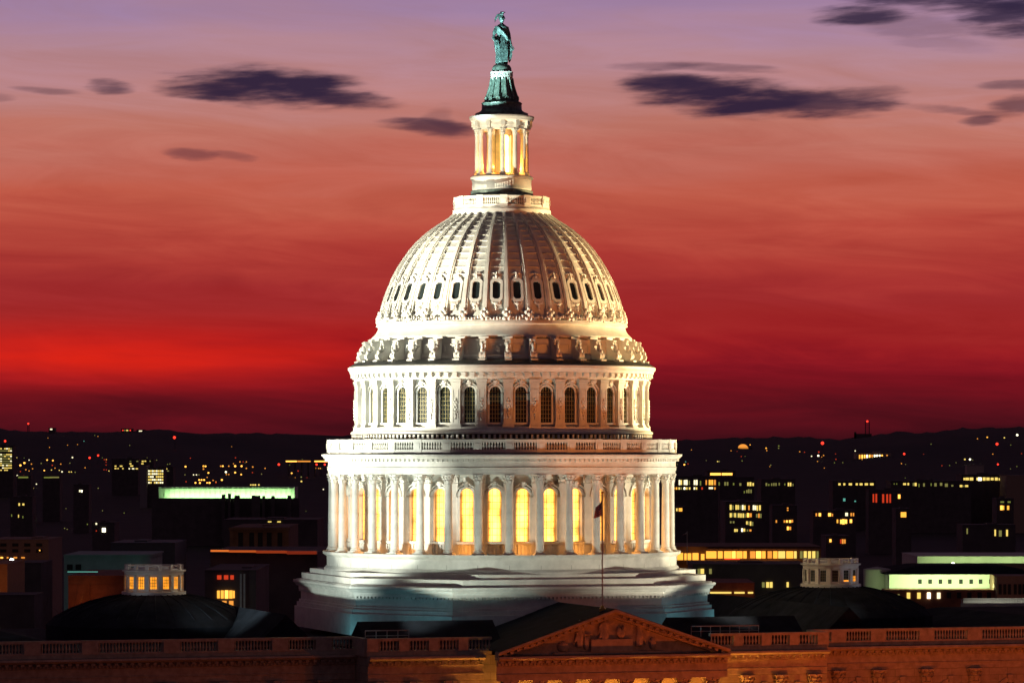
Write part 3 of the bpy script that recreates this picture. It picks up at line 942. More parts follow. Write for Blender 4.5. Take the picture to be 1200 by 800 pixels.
# arms: right hand on the sword hilt (picture left), left hand on the wreath above the shield
fb.tube([(-.52, 0, B0 + 3.95), (-.84, -.05, B0 + 3.3), (-.98, -.15, B0 + 2.72), (-.86, -.5, B0 + 2.35), (-.76, -.64, B0 + 2.2)], [.24, .22, .19, .15, .12], 9)
fb.tube([(.52, 0, B0 + 3.95), (.78, .0, B0 + 3.2), (.86, -.1, B0 + 2.55), (.96, -.32, B0 + 1.95), (1.0, -.38, B0 + 1.72)], [.24, .21, .18, .14, .11], 9)
for hx, hy, hz in ((-.76, -.66, 2.16), (1.0, -.4, 1.62)):
    fb.ball((hx, hy, B0 + hz), (.13, .13, .16), 8, 6)
    for q in range(4): fb.tube([(hx - .09 + .06 * q, hy - .08, B0 + hz), (hx - .09 + .06 * q, hy - .14, B0 + hz - .12), (hx - .09 + .06 * q, hy - .08, B0 + hz - .2)], [.035, .032, .025], 5)
    fb.tube([(hx + .1, hy, B0 + hz + .02), (hx + .14, hy - .1, B0 + hz - .08)], [.04, .03], 5)
# head with brow, nose, chin
fb.ball((0, -.02, B0 + 4.72), (.25, .29, .34), 14, 10)
fb.ball((0, -.3, B0 + 4.68), (.05, .08, .1), 6, 5); fb.ball((0, -.22, B0 + 4.47), (.1, .08, .08), 6, 5)
for q in (-1, 1): fb.ball((q * .1, -.25, B0 + 4.79), (.08, .06, .035), 6, 5); fb.ball((q * .25, 0, B0 + 4.7), (.05, .08, .1), 6, 5)
# mantle knot and hanging corner on both hips
fb.tube([(.7, .05, B0 + 2.6), (.78, -.15, B0 + 1.7), (.68, -.1, B0 + .7)], [.2, .22, .12], 7)
fb.tube([(-.62, .1, B0 + 2.9), (-.72, -.1, B0 + 2.0), (-.58, -.05, B0 + .9)], [.2, .17, .1], 7)
solid('body', fb, BRONZE, stt, .05, 1)
hb = MB()
hb.lathe([(.36, B0 + 4.84), (.35, B0 + 4.92), (.31, B0 + 5.05), (.2, B0 + 5.18), (.02, B0 + 5.23)], 16)
hb.lathe([(.38, B0 + 4.82), (.40, B0 + 4.86), (.37, B0 + 4.9)], 16)
for k_ in range(7):   # eagle head and feathers falling to the left
    t = k_ / 6
    hb.tube([(.05 - .1 * t, .05 * k_ - .1, B0 + 5.15), (-.18 - .25 * t, .05 * k_ - .12, B0 + 5.32 - .1 * t), (-.48 - .18 * t, .05 * k_ - .12, B0 + 5.1 - .3 * t), (-.62 - .12 * t, .04 * k_ - .1, B0 + 4.78 - .35 * t)], [.08, .11, .09, .03], 6)
hb.tube([(0, -.1, B0 + 5.15), (.06, -.16, B0 + 5.4), (.06, -.25, B0 + 5.5), (.15, -.36, B0 + 5.46)], [.14, .11, .1, .03], 7)
for k_ in range(5): hb.tube([(0, 0, B0 + 5.2), (-.1 + .1 * k_, .05, B0 + 5.5 + .04 * sin(k_ * 2)), (-.16 + .15 * k_, .05, B0 + 5.66 - .03 * k_)], [.06, .06, .02], 5)
hb.build('helmet', BRONZE, stt)
sw = MB()
sw.tube([(-.76, -.74, B0 + 2.35), (-.78, -.74, B0 + 1.95)], .06, 7); sw.box(-1.0, -.54, -.8, -.68, B0 + 1.9, B0 + 1.97)
sw.prism([(-.85, B0 + 1.9), (-.86, B0 + .35), (-.78, B0 + .12), (-.70, B0 + .35), (-.71, B0 + 1.9)], -.77, -.71)
sw.ball((-.76, -.74, B0 + 2.4), .09, 7, 5); sw.build('sword', BRONZE, stt)
sd = MB()
sd.prism([(.62, B0 + 1.55), (1.06, B0 + 1.5), (1.04, B0 + .8), (.9, B0 + .35), (.74, B0 + .1), (.62, B0 + .5)], -.42, -.28)
for q in range(10): sd.ball((1.0 + .2 * cos(q * pi / 5), -.46, B0 + 1.62 + .22 * sin(q * pi / 5)), .07, 6, 4)
sd.build('shield', BRONZE, stt)


# ================================================================== the front of the building
def U(px, py, yp):
    """where the sight line through (px, py) meets the building-frame plane y = -yp"""
    d = Vector(((px - 600) / F, 1, (HOR - py) / F)); c = Vector((CX, -DIST, CZ))
    ly = lambda w: -w.x * sin(TH) + w.y * cos(TH)
    t = (-yp - ly(c)) / ly(d)
    p = c + d * t
    return p.x * cos(TH) + p.y * sin(TH), p.z


ZBAL = 22.95                    # top of the parapet balustrade
YC, YW, HWC = 33.0, 28.2, 24.0  # centre block plane, wing plane, half width
PX0, pz0 = U(581, 773.5, 36.4); PX1, _ = U(851.5, 770, 36.4); HP = (PX1 - PX0) / 2 - .75
print('pediment', PX0, PX1, pz0, U(718, 715.4, 36.4), U(900, 741, YC), U(500, 747, YC), U(1100, 735, YW), U(200, 749, YW))


def entab_run(mb, x0, x1, yp, zt, z_cor=21.2):
    """cornice with modillions, frieze, architrave along a front wall; y is -yp at the wall face"""
    y = -yp
    prof_ = [(0, z_cor - .02), (-.95, z_cor - .02), (-1.0, z_cor - .2), (-.8, z_cor - .36), (-.72, z_cor - .42), (-.3, z_cor - .45), (-.3, z_cor - .62), (-.16, z_cor - .68), (-.16, z_cor - .95), (-.02, z_cor - .98), (-.02, z_cor - 1.72),
             (-.14, z_cor - 1.75), (-.14, z_cor - 1.86), (-.06, z_cor - 1.88), (-.06, z_cor - 2.4), (0, z_cor - 2.42)]
    mb.prismx([(y + a, b) for a, b in prof_], x0, x1)
    n_ = int((x1 - x0) / .75)
    for k_ in range(n_):
        x = x0 + (x1 - x0) * (k_ + .5) / n_
        mb.box(x - .17, x + .17, y - .68, y - .31, z_cor - .66, z_cor - .46)
    n_ = int((x1 - x0) / .36)
    for k_ in range(n_):
        x = x0 + (x1 - x0) * (k_ + .5) / n_
        mb.box(x - .1, x + .1, y - .27, y - .15, z_cor - .92, z_cor - .7)


def balustrade_run(mb, x0, x1, yp, piers, zt=ZBAL, zb=21.2, nb=9):
    """parapet: plinth, rail, piers at the given x and balusters between them"""
    y0, y1 = -yp - .1, -yp + .42
    mb.box(x0, x1, y0 - .06, y1, zb, zb + .42); mb.box(x0, x1, y0 - .03, y1 - .03, zb + .425, zb + .55)
    mb.box(x0, x1, y0 - .05, y1 - .03, zt - .26, zt)
    ps = [(x0, x0 + .02)] + piers + [(x1 - .02, x1)]
    for a, b in piers: mb.box(a, b, y0 - .1, y1 + .04, zb + .425, zt - .005)
    for (a, b), (c, d) in zip(ps, ps[1:]):
        gap = c - b
        if gap < .5: continue
        n_ = max(1, int(gap / .31))
        for k_ in range(n_): baluster(mb, b + gap * (k_ + .5) / n_, (y0 + y1) / 2 - .05, zb + .55, zt - .26, .115)


# centre block body
cbk = MB()
cbk.box(-HWC, HWC, -YC, 30, 0, 21.15)
center = cbk.build('center_block', STONE, root, smooth=False)
ce = MB()
entab_run(ce, -HWC - .01, -HP - 1.0, YC, ZBAL); ce.build('block_entablature', STONE2, center, smooth=False)
ce = MB(); entab_run(ce, HP + 1.0, HWC + .01, YC, ZBAL); ce.build('block_entablature', STONE2, center, smooth=False)
cbal = MB()


def bays(x0, x1, n, w=.55):
    return [(x0 + (x1 - x0) * i / n - w, x0 + (x1 - x0) * i / n + w) for i in range(n + 1)]


PB = [(-HWC - .12, -22.95), (-20.9, -19.92), (-17.87, -16.89), (-14.84, -13.9)]
balustrade_run(cbal, -HWC - .1, -HP - .2, YC, PB)
# return balustrades along the sides
cbal.box(-HWC - .25, -HWC + .25, -YC + .41, -YW, 21.2, ZBAL - .02)
cbal.build('roof_balustrade', STONE2, center, ang=35); cbal = MB()
balustrade_run(cbal, HP + .2, HWC + .1, YC, sorted((-b_, -a_) for a_, b_ in PB))
# return balustrades along the sides
cbal.box(HWC - .25, HWC + .25, -YC + .41, -YW, 21.2, ZBAL - .02)
cbal.build('roof_balustrade', STONE2, center, ang=35)
# centre block wall: pilasters, arches with keystones (only their heads reach into the picture)
pil = MB(); pil.box(-.55, .55, -.35, .05, 6, 18.8)
pilc = capital(.55, 1.25, 17.5)
pil_me = pil.mesh('pilaster', STONE2)
pc_me = pilc.mesh('capital', STONE2, ang=50)
for x in (-22.6, -19.2, -15.6, 15.4, 19.0, 22.6):
    o = put('pilaster', pil_me, center, (x, -YC, 0)); 
    put('pilaster_capital', pc_me, center, (x, -YC, 0))
aw = MB()
frame_ring(aw, arch_pts(1.05, 12.5, 16.2, 14), arch_pts(1.5, 12.5, 16.2, 14), .02, -.16)
aw.prism([(-.2, 17.15), (.2, 17.15), (.3, 18.0), (-.3, 18.0)], -.3, 0)
aw.mi = 1; aw.prism(list(reversed(arch_pts(1.06, 12.5, 16.2, 14))), -.01, .004)
aw_me = aw.mesh('arched_window', [STONE2, GLASS])
for x in (-20.9, -17.4, 17.2, 20.8): put('arched_window', aw_me, center, (x, -YC, 0))

# portico: pediment on columns
YP = 36.4
zc = 21.2 - .0
APX = 25.25
pe = MB()
pe.prism([(-HP + .6, zc + .02), (HP - .6, zc + .02), (0, APX - .45)], -YP + .55, -YP + 2.0)          # tympanum slab
slp = math.atan2(APX - zc, HP)
for q in (-1, 1):   # raking cornices with modillions
    prof_ = [(-.95, 0.), (-.95, -.22), (-.75, -.36), (-.25, -.42), (-.25, -.66), (-.1, -.72), (-.1, -.85), (.5, -.85), (.5, 0)]
    Lr = math.hypot(HP + .55, APX + .2 - zc)
    vs = []
    for (yy, zz) in prof_: vs.append((q * (HP + .75), -YP + yy, zc + zz * .96 + .42))
    for (yy, zz) in prof_: vs.append((0, -YP + yy, APX + .42 + zz * 1.0))
    k_ = len(prof_)
    fs = [(i, (i + 1) % k_, (i + 1) % k_ + k_, i + k_) for i in range(k_)] + [tuple(range(k_)), tuple(range(k_, 2 * k_))]
    pe.add(vs, fs)
    for i in range(1, 17):
        t = i / 17.4; x = q * (HP + .75) * (1 - t); z = zc + .42 + (APX - zc) * t
        pe.X = Matrix.Translation((x, -YP, z - .5)) @ Matrix.Rotation(q * slp, 4, 'Y')
        pe.box(-.17, .17, -.7, -.24, -.12, .1); pe.X = None
pediment = pe.build('pediment', STONE2, root, smooth=False)
po = MB()
entab_run(po, -HP - .75, HP + .75, YP, 0, zc)
po.box(-HP, HP, -YP + .03, -YC - 1.05, 18.78, zc - .03)
po.build('portico_entablature', STONE2, pediment, smooth=False)
csz = shaft(.62, 4.0, 17.35, .7); csm = csz.mesh('column', STONE2); cpm = capital(.54, 1.42, 17.36).mesh('capital', STONE2, ang=50)
for i in range(8):
    x = -HP + .75 + (2 * HP - 1.5) * i / 7
    o = put('column', csm, pediment, (x, -YP + .75, 0)); put('column_capital', cpm, pediment, (x, -YP + .75, 0))
fl = MB(); fl.box(-HP - .5, HP + .5, -YP - .6, -YC - .02, 0.02, 4.0); fl.build('portico_floor', STONE2, pediment, smooth=False)
pwn = MB()
frame_ring(pwn, arch_pts(1.0, 9, 15.6, 14), arch_pts(1.45, 9, 15.6, 14), .02, -.15); pwn.mi = 1; pwn.prism(list(reversed(arch_pts(1.0, 9, 15.6, 14))), -.01, .004)
pw_me = pwn.mesh('portico_arch', [STONE2, GLASS])
for i in (1, 3, 5): put('arched_window', pw_me, center, (-HP + .75 + (2 * HP - 1.5) * (i + .5) / 7, -YC - .003, 0))
for a_ in (-70, -50, -30, -10, 10, 30, 50):
    lamp('POINT', loc2w(17.5 * sin(R(a_)), -17.5 * cos(R(a_)), zy(641)), None, 42, (1, .36, .055), .15)
for i in range(0, 7, 2):
    lamp('POINT', loc2w(-HP + .75 + (2 * HP - 1.5) * (i + .5) / 7, -YC - 1.4, 13.5), None, 2600, (1, .36, .05), .2)
for x in (16.2, 21): lamp('POINT', loc2w(x, -YC - 2.2, 13), None, 450, (1, .36, .05), .2)


def relief(x, h, pose, seed):
    b = MB()
    s = h / 4.9
    robe(b, zc + .75, s, [(.62, 0), (.6, .8), (.62, 1.8), (.5, 2.8), (.55, 3.5), (.5, 3.9), (.18, 4.15), (.17, 4.3)], 8, .14, seed, .6)
    b.ball((0, 0, zc + .75 + 4.55 * s), (.27 * s, .27 * s, .34 * s), 9, 7)
    for pts in pose: b.tube([(px_ * s, py_ * s, zc + .75 + pz_ * s) for px_, py_, pz_ in pts], [.2 * s, .16 * s, .1 * s][:len(pts)], 6)
    o = solid('relief_figure', b, STONE2, pediment, .07, 1)
    o.location = (x, -YP + .38, 0)
    return o


relief(-3.3, 2.7, [[(-.4, 0, 3.9), (-.9, -.2, 3.1), (-.7, -.4, 2.3)], [(.4, 0, 3.9), (1., 0, 3.4), (1.5, -.2, 3.6)], [(.5, 0, 3.4), (.9, -.2, 2.), (1.1, -.1, .2)], [(-.3, .0, 3.), (-.8, -.2, 1.6), (-1.2, 0, .1)]], .4)
relief(-.7, 3.0, [[(-.4, 0, 3.9), (-.9, 0, 3.3), (-1.1, -.2, 2.2)], [(.4, 0, 3.9), (.9, -.1, 3.6), (1.5, -.2, 4.1)], [(-.5, 0, 3.2), (-.9, -.2, 1.6), (-1.0, 0, .1)]], 1.4)
relief(2.9, 2.7, [[(-.4, 0, 3.9), (-.9, 0, 4.2), (-1.2, -.1, 4.9)], [(.4, 0, 3.9), (.8, -.1, 3.1), (.6, -.3, 2.5)], [(.3, .0, 3.), (.9, -.2, 1.6), (1.3, 0, .1)]], 2.3)
rp = MB(); rp.box(-2.2, 2.1, -YP + .1, -YP + .56, zc + .3, zc + 1.5); rp.box(-6, 5.6, -YP + .22, -YP + .56, zc + .03, zc + .3)
for (bx, bz, rx, rz_) in ((1.0, 2.0, .4, .5), (1.25, 2.6, .2, .25), (.75, 2.2, .3, .5), (-2.6, 1.1, .3, .7), (-2.6, 2.0, .55, .12), (-5.0, .8, .6, .5), (4.3, 1.0, .35, .6), (4.1, 2.3, .5, .1)):
    rp.ball((bx, -YP + .42, zc + bz), (rx, .25, rz_), 8, 6)
rp.build('relief_base', STONE2, pediment)

# roofs
rf = MB()
zr = APX + .36
rf.add([(-HP - .7, -YP - .9, zc + .46), (0, -YP - .9, zr + .1), (HP + .7, -YP - .9, zc + .46), (-HP - .7, -19.4, zc + .46), (0, -19.4, zr + .1), (HP + .7, -19.4, zc + .46)],
       [(0, 1, 4, 3), (1, 2, 5, 4)])
roof = rf.build('portico_roof', ROOF, root, smooth=False)
rf = MB()
rf.box(-HWC + .5, HWC - .5, -YC + .5, 29.5, 21.16, 21.7)


def hip(mb, x0, x1, y0, y1, z0, z1, ix, iy):
    mb.prismz([(x0, y0), (x1, y0), (x1, y1), (x0, y1)], z0, z1, [(x0 + ix, y0 + iy), (x1 - ix, y0 + iy), (x1 - ix, y1 - iy), (x0 + ix, y1 - iy)])


for q in (-1, 1):      # low ridged roofs added before the dome to cut off the flood beams
    rf.prismx([(-30.2, 21.705), (-22.2, 21.705), (-26.2, 24.3)], min(q * 9.2, q * 23.2), max(q * 9.2, q * 23.2))
rf.build('center_roof', ROOF, center, smooth=False)

# wings with saucer domes and lit cupolas
cw_me = None
for q in (-1, 1):
    wm = MB()
    xa, xb = sorted((q * (HWC + .01), q * 84))
    wm.box(xa, xb, -YW, 26, 0, 21.15)
    wing = wm.build('wing', STONE, root, smooth=False)
    we = MB(); entab_run(we, xa, xb, YW, ZBAL); we.build('wing_entablature', STONE2, wing, smooth=False)
    wb_ = MB()
    prs = []
    x = HWC + 3.2
    wid = [4.4, 5.4, 5.4, 8.0, 5.6, 5.4, 5.4, 5.6, 5.4, 5.4]
    for w_ in wid:
        prs.append((x - .8, x + .8)); x += w_
        if x > 82: break
    if q < 0: prs = sorted((-b, -a) for a, b in prs)
    balustrade_run(wb_, xa, xb, YW, prs); wb_.build('wing_balustrade', STONE2, wing, ang=35)
    for a, b in prs:
        put('pilaster', pil_me, wing, ((a + b) / 2, -YW, 0)); put('pilaster_capital', pc_me, wing, ((a + b) / 2, -YW, 0))
    for (a, b), (c, d) in zip(prs, prs[1:]):
        if c - b > 2: put('arched_window', aw_me, wing, ((b + c) / 2, -YW, 0))
    wr = MB()
    wr.prism([(q * 30 - 3.4, 21.705), (q * 30 + 3.4, 21.705), (q * 30, 25.0)][::q], -24.5, 22)  # ridge added to keep the flank floods off the foot of the base
    wr.box(xa + .5, xb - .5, -YW + .5, 25.5, 21.16, 21.7)
    xh = sorted((q * 49.5, q * 82)); hip(wr, xh[0], xh[1], -YW + 3, 24, 21.705, 23.3, 7, 12)
    wr.build('wing_roof', ROOF, wing, smooth=False)
    # saucer dome
    sdm = MB()
    sdm.lathe([(11.2, 21.7), (11.2, 23.2), (10.4, 23.9), (8.8, 24.75), (6.8, 25.5), (4.8, 26.0), (3.3, 26.25), (.1, 26.3)], 64, (q * 38, 0))
    for i in range(32):
        a = R(11.25 * i)
        sdm.tube([(q * 38 + r * sin(a), -r * cos(a), z + .03) for r, z in ((10.4, 23.9), (8.8, 24.75), (6.8, 25.5), (4.8, 26.0), (3.4, 26.24))], .05, 4)
    sdm.build('saucer_dome', ROOF, wing)
    # cupola
    cu = MB(); c0 = (q * 38, 0)
    lit = q < 0
    cu.lathe([(3.35, 26.2), (3.35, 26.55), (3.1, 26.6), (2.86, 26.65), (2.86, 28.25), (3.05, 28.3), (3.1, 28.6), (3.32, 28.66), (3.34, 28.8), (3.0, 28.82)], 40, c0)
    cu.lathe([(2.95, 28.82), (2.95, 28.92), (2.8, 28.92)], 40, c0); cu.lathe([(2.95, 29.2), (2.95, 29.3), (2.8, 29.3), (2.8, 29.2), (2.95, 29.2)], 40, c0)
    cu.lathe([(2.8, 28.9), (1.5, 29.15), (.05, 29.3)], 40, c0)
    cup = cu.build('cupola', IRON, wing)
    for i in range(14):
        a = R(360 / 14 * i)
        if vis(a, 125):
            pp = MB(); pp.box(-.2, .2, -.2, .05, 26.62, 28.26)
            pp.box(-.18, .18, -.17, .16, 28.83, 29.38)
            if i == 0 or 'cpm2' not in globals(): cpm2 = pp.mesh('pilaster', IRON)
            put('pilaster', cpm2, cup, (c0[0] + 2.9 * sin(a), -2.9 * cos(a), 0), a)
            for k_ in range(3): pass
        b_ = a + R(360 / 28)
        if vis(b_, 115):
            ww = MB(); ww.box(-.40, .40, -.07, -.02, 26.78, 26.88); ww.box(-.40, .40, -.07, -.02, 28.12, 28.2); ww.box(-.40, -.33, -.07, -.02, 26.88, 28.12); ww.box(.33, .40, -.07, -.02, 26.88, 28.12)
            ww.mi = 2
            for x_ in (-.11, .11): ww.box(x_ - .02, x_ + .02, -.05, -.025, 26.88, 28.12)
            for z_ in (27.2, 27.5, 27.8): ww.box(-.33, .33, -.048, -.028, z_ - .02, z_ + .02)
            ww.mi = 1; ww.box(-.33, .33, -.02, .02, 26.88, 28.12)
            rel = math.degrees(b_ + TH)
            on = lit
            if not lit: ww.mi = 3; ww.box(-.33, .33, -.024, -.0205, 26.88, 27.05 if not 45 < rel < 70 else 27.5)
            wme = ww.mesh('window', [IRON, WCUP if lit else GLASS, mat('shaded_bars', (.2, .15, .08), .6, var=0), WCUP if (not lit and 15 < rel < 75) else GLASS], smooth=False)
            put('window', wme, cup, (c0[0] + 2.87 * sin(b_), -2.87 * cos(b_), 0), b_)
# soft white light on the cupolas, from the roof beside them
lamp('SPOT', loc2w(-50, -16, 24.6), loc2w(-38, 0, 29.0), 9e2, (.85, .95, 1), .2, R(17), .5)
lamp('SPOT', loc2w(49, -14, 24.6), loc2w(38, 0, 29.0), 9e2, (.75, .9, 1), .2, R(17), .5)

# ================================================================== flags and roof rails


def flag_mesh(w, h, drop, seed=0):
    m = MB(); nu, nv = 20, 26
    vs = []
    for j in range(nv + 1):
        for i in range(nu + 1):
            uu, vv_ = i / nu, j / nv
            x = -w * uu * (.75 + .25 * vv_) ; z = -h * vv_ * (1 - .15 * uu) - drop * uu ** .8 * (1 - .25 * vv_)
            y = .16 * sin(uu * 9 + vv_ * 2.2 + seed) * uu ** .5
            vs.append((x, y, z))
    for j in range(nv):
        for i in range(nu):
            canton = i < nu * .42 and j < 14
            m.mi = 2 if canton else (0 if (j // 2) % 2 == 0 else 1)
            o_ = j * (nu + 1) + i
            m.v = m.v
            m.f.append([o_, o_ + 1, o_ + nu + 2, o_ + nu + 1]); m.m.append(m.mi)
    m.v = vs
    # small white stars on the canton
    m.mi = 1
    for a in range(5):
        for b in range(4):
            uu, vv_ = .04 + .36 * (b + .5) / 4, .52 * (a + .5) / 5
            x = -w * uu * (.75 + .25 * vv_); z = -h * vv_ * (1 - .15 * uu) - drop * uu ** .8 * (1 - .25 * vv_); y = .16 * sin(uu * 9 + vv_ * 2.2 + seed) * uu ** .5
            m.ball((x, y - .01, z), (.028, .022, .028), 5, 4)
    return m.mesh('flag', [RED, WHITE, BLUE], ang=80)


fx, fzb = U(706, 713.6, 35.0); _, fzt = U(706, 578, 35.0)
fp = thing('flagpole', 'tall slim flagpole flying a limp striped flag at the tip of the pediment', 'flagpole', loc2w(fx, -35.0, APX + .3), 0)
m_ = MB(); hp = fzt - APX - .3
m_.lathe([(.075, .3), (.07, hp * .5), (.05, hp)], 10, capt=True); m_.build('pole', POLE, fp)
m_ = MB(); m_.box(-.3, .3, -.3, .3, -.6, .14); m_.lathe([(.22, .14), (.2, .3), (.1, .42)], 12, capt=True); m_.build('pole_base', BRASS, fp)
m_ = MB(); m_.ball((0, 0, hp + .1), .12, 10, 8); m_.build('finial', BRASS, fp)
_, fz1 = U(706, 586, 35.0)
put('flag', flag_mesh(.82, 1.45, .72), fp, (-.06, 0, fz1 - APX - .3))


def rail(x0, x1, y, z, n, label):
    b = MB()
    b.tube([(x0, y, z + 1.0), (x1, y, z + 1.0)], .05, 6); b.tube([(x0, y, z + .5), (x1, y, z + .5)], .03, 6)
    for k_ in range(n + 1):
        x = x0 + (x1 - x0) * k_ / n; b.tube([(x, y, z - .05), (x, y, z + 1.03)], .035, 6)
    o = b.build('roof_railing', mat('galvanised_metal', (.3, .33, .34), .5, metal=.3))
    o.rotation_euler = (0, 0, TH)
    return tag(o, label, 'railing')


(rx0, rz0), (rx1, _) = U(810, 733.4, 32.4), U(889, 733.4, 32.4)
rail(rx0, rx1, -32.4, rz0 - 1.0, 7, 'thin blue grey pipe railing on the dark roof right of the pediment')
(qx0, qz0), (qx1, _) = U(428, 738.6, 32.4), U(479, 738.6, 32.4)
rail(qx0, qx1, -32.4, qz0 - 1.0, 4, 'short pipe railing on the dark roof left of the pediment')
lamp('SPOT', loc2w(rx0 - 1, -33.1, rz0 + .4), loc2w(rx1, -32.4, rz0 - .2), 45, (.3, .8, 1), .1, R(60), .5)
lamp('SPOT', loc2w(qx0 - 1, -33.0, qz0 + .4), loc2w(qx1, -32.4, qz0 - .2), 30, (.3, .8, 1), .1, R(60), .5)


# added teal accent lights, no real fittings, tinting the foot of the base
for p_, q_, e_ in (((-17, -22.6, 22.2), (-13, -19, 25.6), 170), ((16, -22.6, 22.2), (12, -19, 25.6), 170), ((-23.3, -13, 22.2), (-19, -9, 25.6), 120), ((23, -13, 22.2), (19, -9, 25.6), 150)):
    lamp('SPOT', loc2w(*p_), loc2w(*q_), e_, (.22, .85, 1), .2, R(130), .8)

# ================================================================== city
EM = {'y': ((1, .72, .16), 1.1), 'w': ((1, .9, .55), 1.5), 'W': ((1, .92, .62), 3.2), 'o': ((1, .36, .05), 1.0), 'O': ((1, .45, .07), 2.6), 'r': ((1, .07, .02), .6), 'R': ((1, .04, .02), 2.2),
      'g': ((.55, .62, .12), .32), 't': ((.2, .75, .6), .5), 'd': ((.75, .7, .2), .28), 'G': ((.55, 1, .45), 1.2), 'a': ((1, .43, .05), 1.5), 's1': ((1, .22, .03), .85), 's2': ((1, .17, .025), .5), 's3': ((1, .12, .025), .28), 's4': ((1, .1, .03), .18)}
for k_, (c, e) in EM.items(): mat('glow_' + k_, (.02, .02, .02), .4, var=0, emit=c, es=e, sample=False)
COLN = {'y': 'yellow', 'w': 'pale', 'W': 'bright white', 'o': 'orange', 'O': 'bright orange', 'r': 'red', 'R': 'bright red', 'g': 'dim green', 't': 'teal', 'd': 'dim yellow', 'a': 'amber', 's1': 'orange'}
UB = {}


def unit_box(key):
    if key not in UB:
        b = MB(); b.box(-.5, .5, -.5, .5, -.5, .5); UB[key] = b.mesh('window', MATS[key], smooth=False)
    return UB[key]


def at(px, py, d):
    return CX + (px - 600) / F * d, -DIST + d, CZ + (HOR - py) * d / F


def building(name, label, x0, x1, yt, d, material, wins, depth=24., cat='building', extra=None, rooftop=True, group=None):
    """block standing on the terrain; wins = (px, py, w, h, glow) on its front"""
    X0, Y, ZT_ = at(x0, yt, d); X1, _, _ = at(x1, yt, d)
    xc = (X0 + X1) / 2; zb = min(ground_z(x0, d), ground_z(x1, d)) - 3
    t = thing(name, label, cat, (xc, Y, zb), 0, group)
    b = MB(); hw = (X1 - X0) / 2; h = ZT_ - zb; s = d / F
    b.box(-hw, hw, 0, depth, 0, h)
    b.box(-hw - .12 * s - .1, hw + .12 * s + .1, -.12 * s - .1, depth + .2, h, h + .5 * s)
    if rooftop and hw > 4 * s:
        rx = random.Random(int(x0 * 7 + yt)); a = rx.uniform(-.5, .3) * hw
        b.box(a, a + hw * .4, depth * .3, depth * .7, h + .5 * s, h + 2.2 * s)
    b.build('wall', material, t, smooth=False)
    for (px, py, w, hh, key) in wins:
        wx, _, wz = at(px, py, d)
        put('window', unit_box('glow_' + key), t, (wx - xc, -.02, wz - zb), 0, (w * s, .3, hh * s))
    return t, xc, Y, zb, s


def grid(px0, px1, pys, n, w, h, keys, miss=.15, seed=1):
    rg = random.Random(seed); out = []
    for py in pys:
        for i in range(n):
            if rg.random() < miss: continue
            px = px0 + (px1 - px0) * (i + .5) / n
            out.append((px, py, w, h, rg.choice(keys)))
    return out


def zA(l, x0=0.):   # readings taken on an enlargement of the photograph
    return [(x0 + a / 5.333, 490 + b / 5.333, w / 5.333, h / 5.333, k) for a, b, w, h, k in l]


# --- left
building('office_tower', 'office tower with a full grid of lit yellow windows at the left edge', -14, 15.5, 522.5, 4300, CITY,
         grid(0, 14, [525.4, 528, 532.3, 534.4, 537.2, 540, 542.6, 545, 548, 550.6], 6, 1.9, 1.3, 'yywdd', .12, 2), 30)
building('office_block', 'white office block with lit window bands beside a blank grey wall', 172.5, 192, 548.5, 3900, CITY,
         grid(173.5, 191.5, [551.6, 555, 558.4, 561.8, 565.2], 8, 1.8, 1.9, 'wwyy', .12, 3), 30)
building('blank_tower', 'windowless pale grey tower next to the lit white office block', 164, 172.2, 545.5, 3895, mat('grey_tower', (.30, .28, .28), .8), [], 30, rooftop=False)
building('apartment_block', 'low apartment block with scattered yellow windows left of the blank tower', 131, 162, 537.8, 4400, CITY,
         zA([(722, 298, 11, 7, 'y'), (757, 298, 16, 7, 'y'), (722, 313, 12, 7, 'y'), (738, 313, 8, 6, 'y'), (768, 313, 8, 7, 'y'), (815, 283, 12, 7, 'y'), (823, 297, 18, 8, 'y'), (808, 314, 8, 7, 'w'), (832, 314, 14, 7, 'w'), (855, 314, 14, 7, 'y'), (858, 268, 12, 6, 'd'), (815, 268, 10, 5, 'd')]), 30)
building('apartment_block', 'distant block with a top row of yellow windows above the blank tower', 158, 180, 538.6, 5000, CITY,
         zA([(858, 270, 12, 6, 'y'), (892, 268, 12, 8, 'y'), (908, 267, 10, 7, 'y'), (938, 267, 8, 7, 'd'), (890, 283, 14, 7, 'y')]), 30)
building('office_block', 'narrow block with two rows of dim windows right of the white office block', 187, 203, 547, 4200, CITY,
         zA([(1015, 315, 12, 8, 'd'), (1038, 315, 14, 8, 'y'), (1012, 328, 10, 7, 'd'), (1050, 328, 12, 6, 'd')]), 30)
building('low_shed', 'low roof lit dull white on the flats at far left', 20, 36, 557.4, 3300, CITY, zA([(145, 368, 62, 9, 'g')]), 20, rooftop=False)  # the lit roof is drawn as a glowing strip
building('low_shed', 'long low roof lit dull white beneath the orange street lamps', 50, 70, 557, 3350, CITY, zA([(300, 369, 50, 8, 'g'), (340, 368, 58, 8, 'd')]), 20, rooftop=False)  # roof light put in as two glowing bars
building('house', 'dark house with one big bright white window left of the curved teal building', 108, 134, 612, 1500, CITY, zA([(649, 697, 22, 26, 'W'), (602, 658, 9, 11, 'w'), (546, 661, 5, 8, 'g'), (602, 702, 6, 6, 'r')]), 18)
building('house', 'dark house with a pair of dull yellow windows at far left', 12, 38, 582, 2200, CITY, zA([(120, 537, 9, 16, 'y'), (146, 537, 12, 12, 'y'), (73, 606, 5, 14, 'g'), (116, 610, 5, 18, 'y'), (143, 616, 5, 14, 'g')]), 18)
building('house', 'dark house with a twin lit window in the middle of the dark flats', 86, 104, 568, 2900, CITY, zA([(499, 453, 9, 13, 'w'), (511, 454, 9, 13, 'W')]), 18)
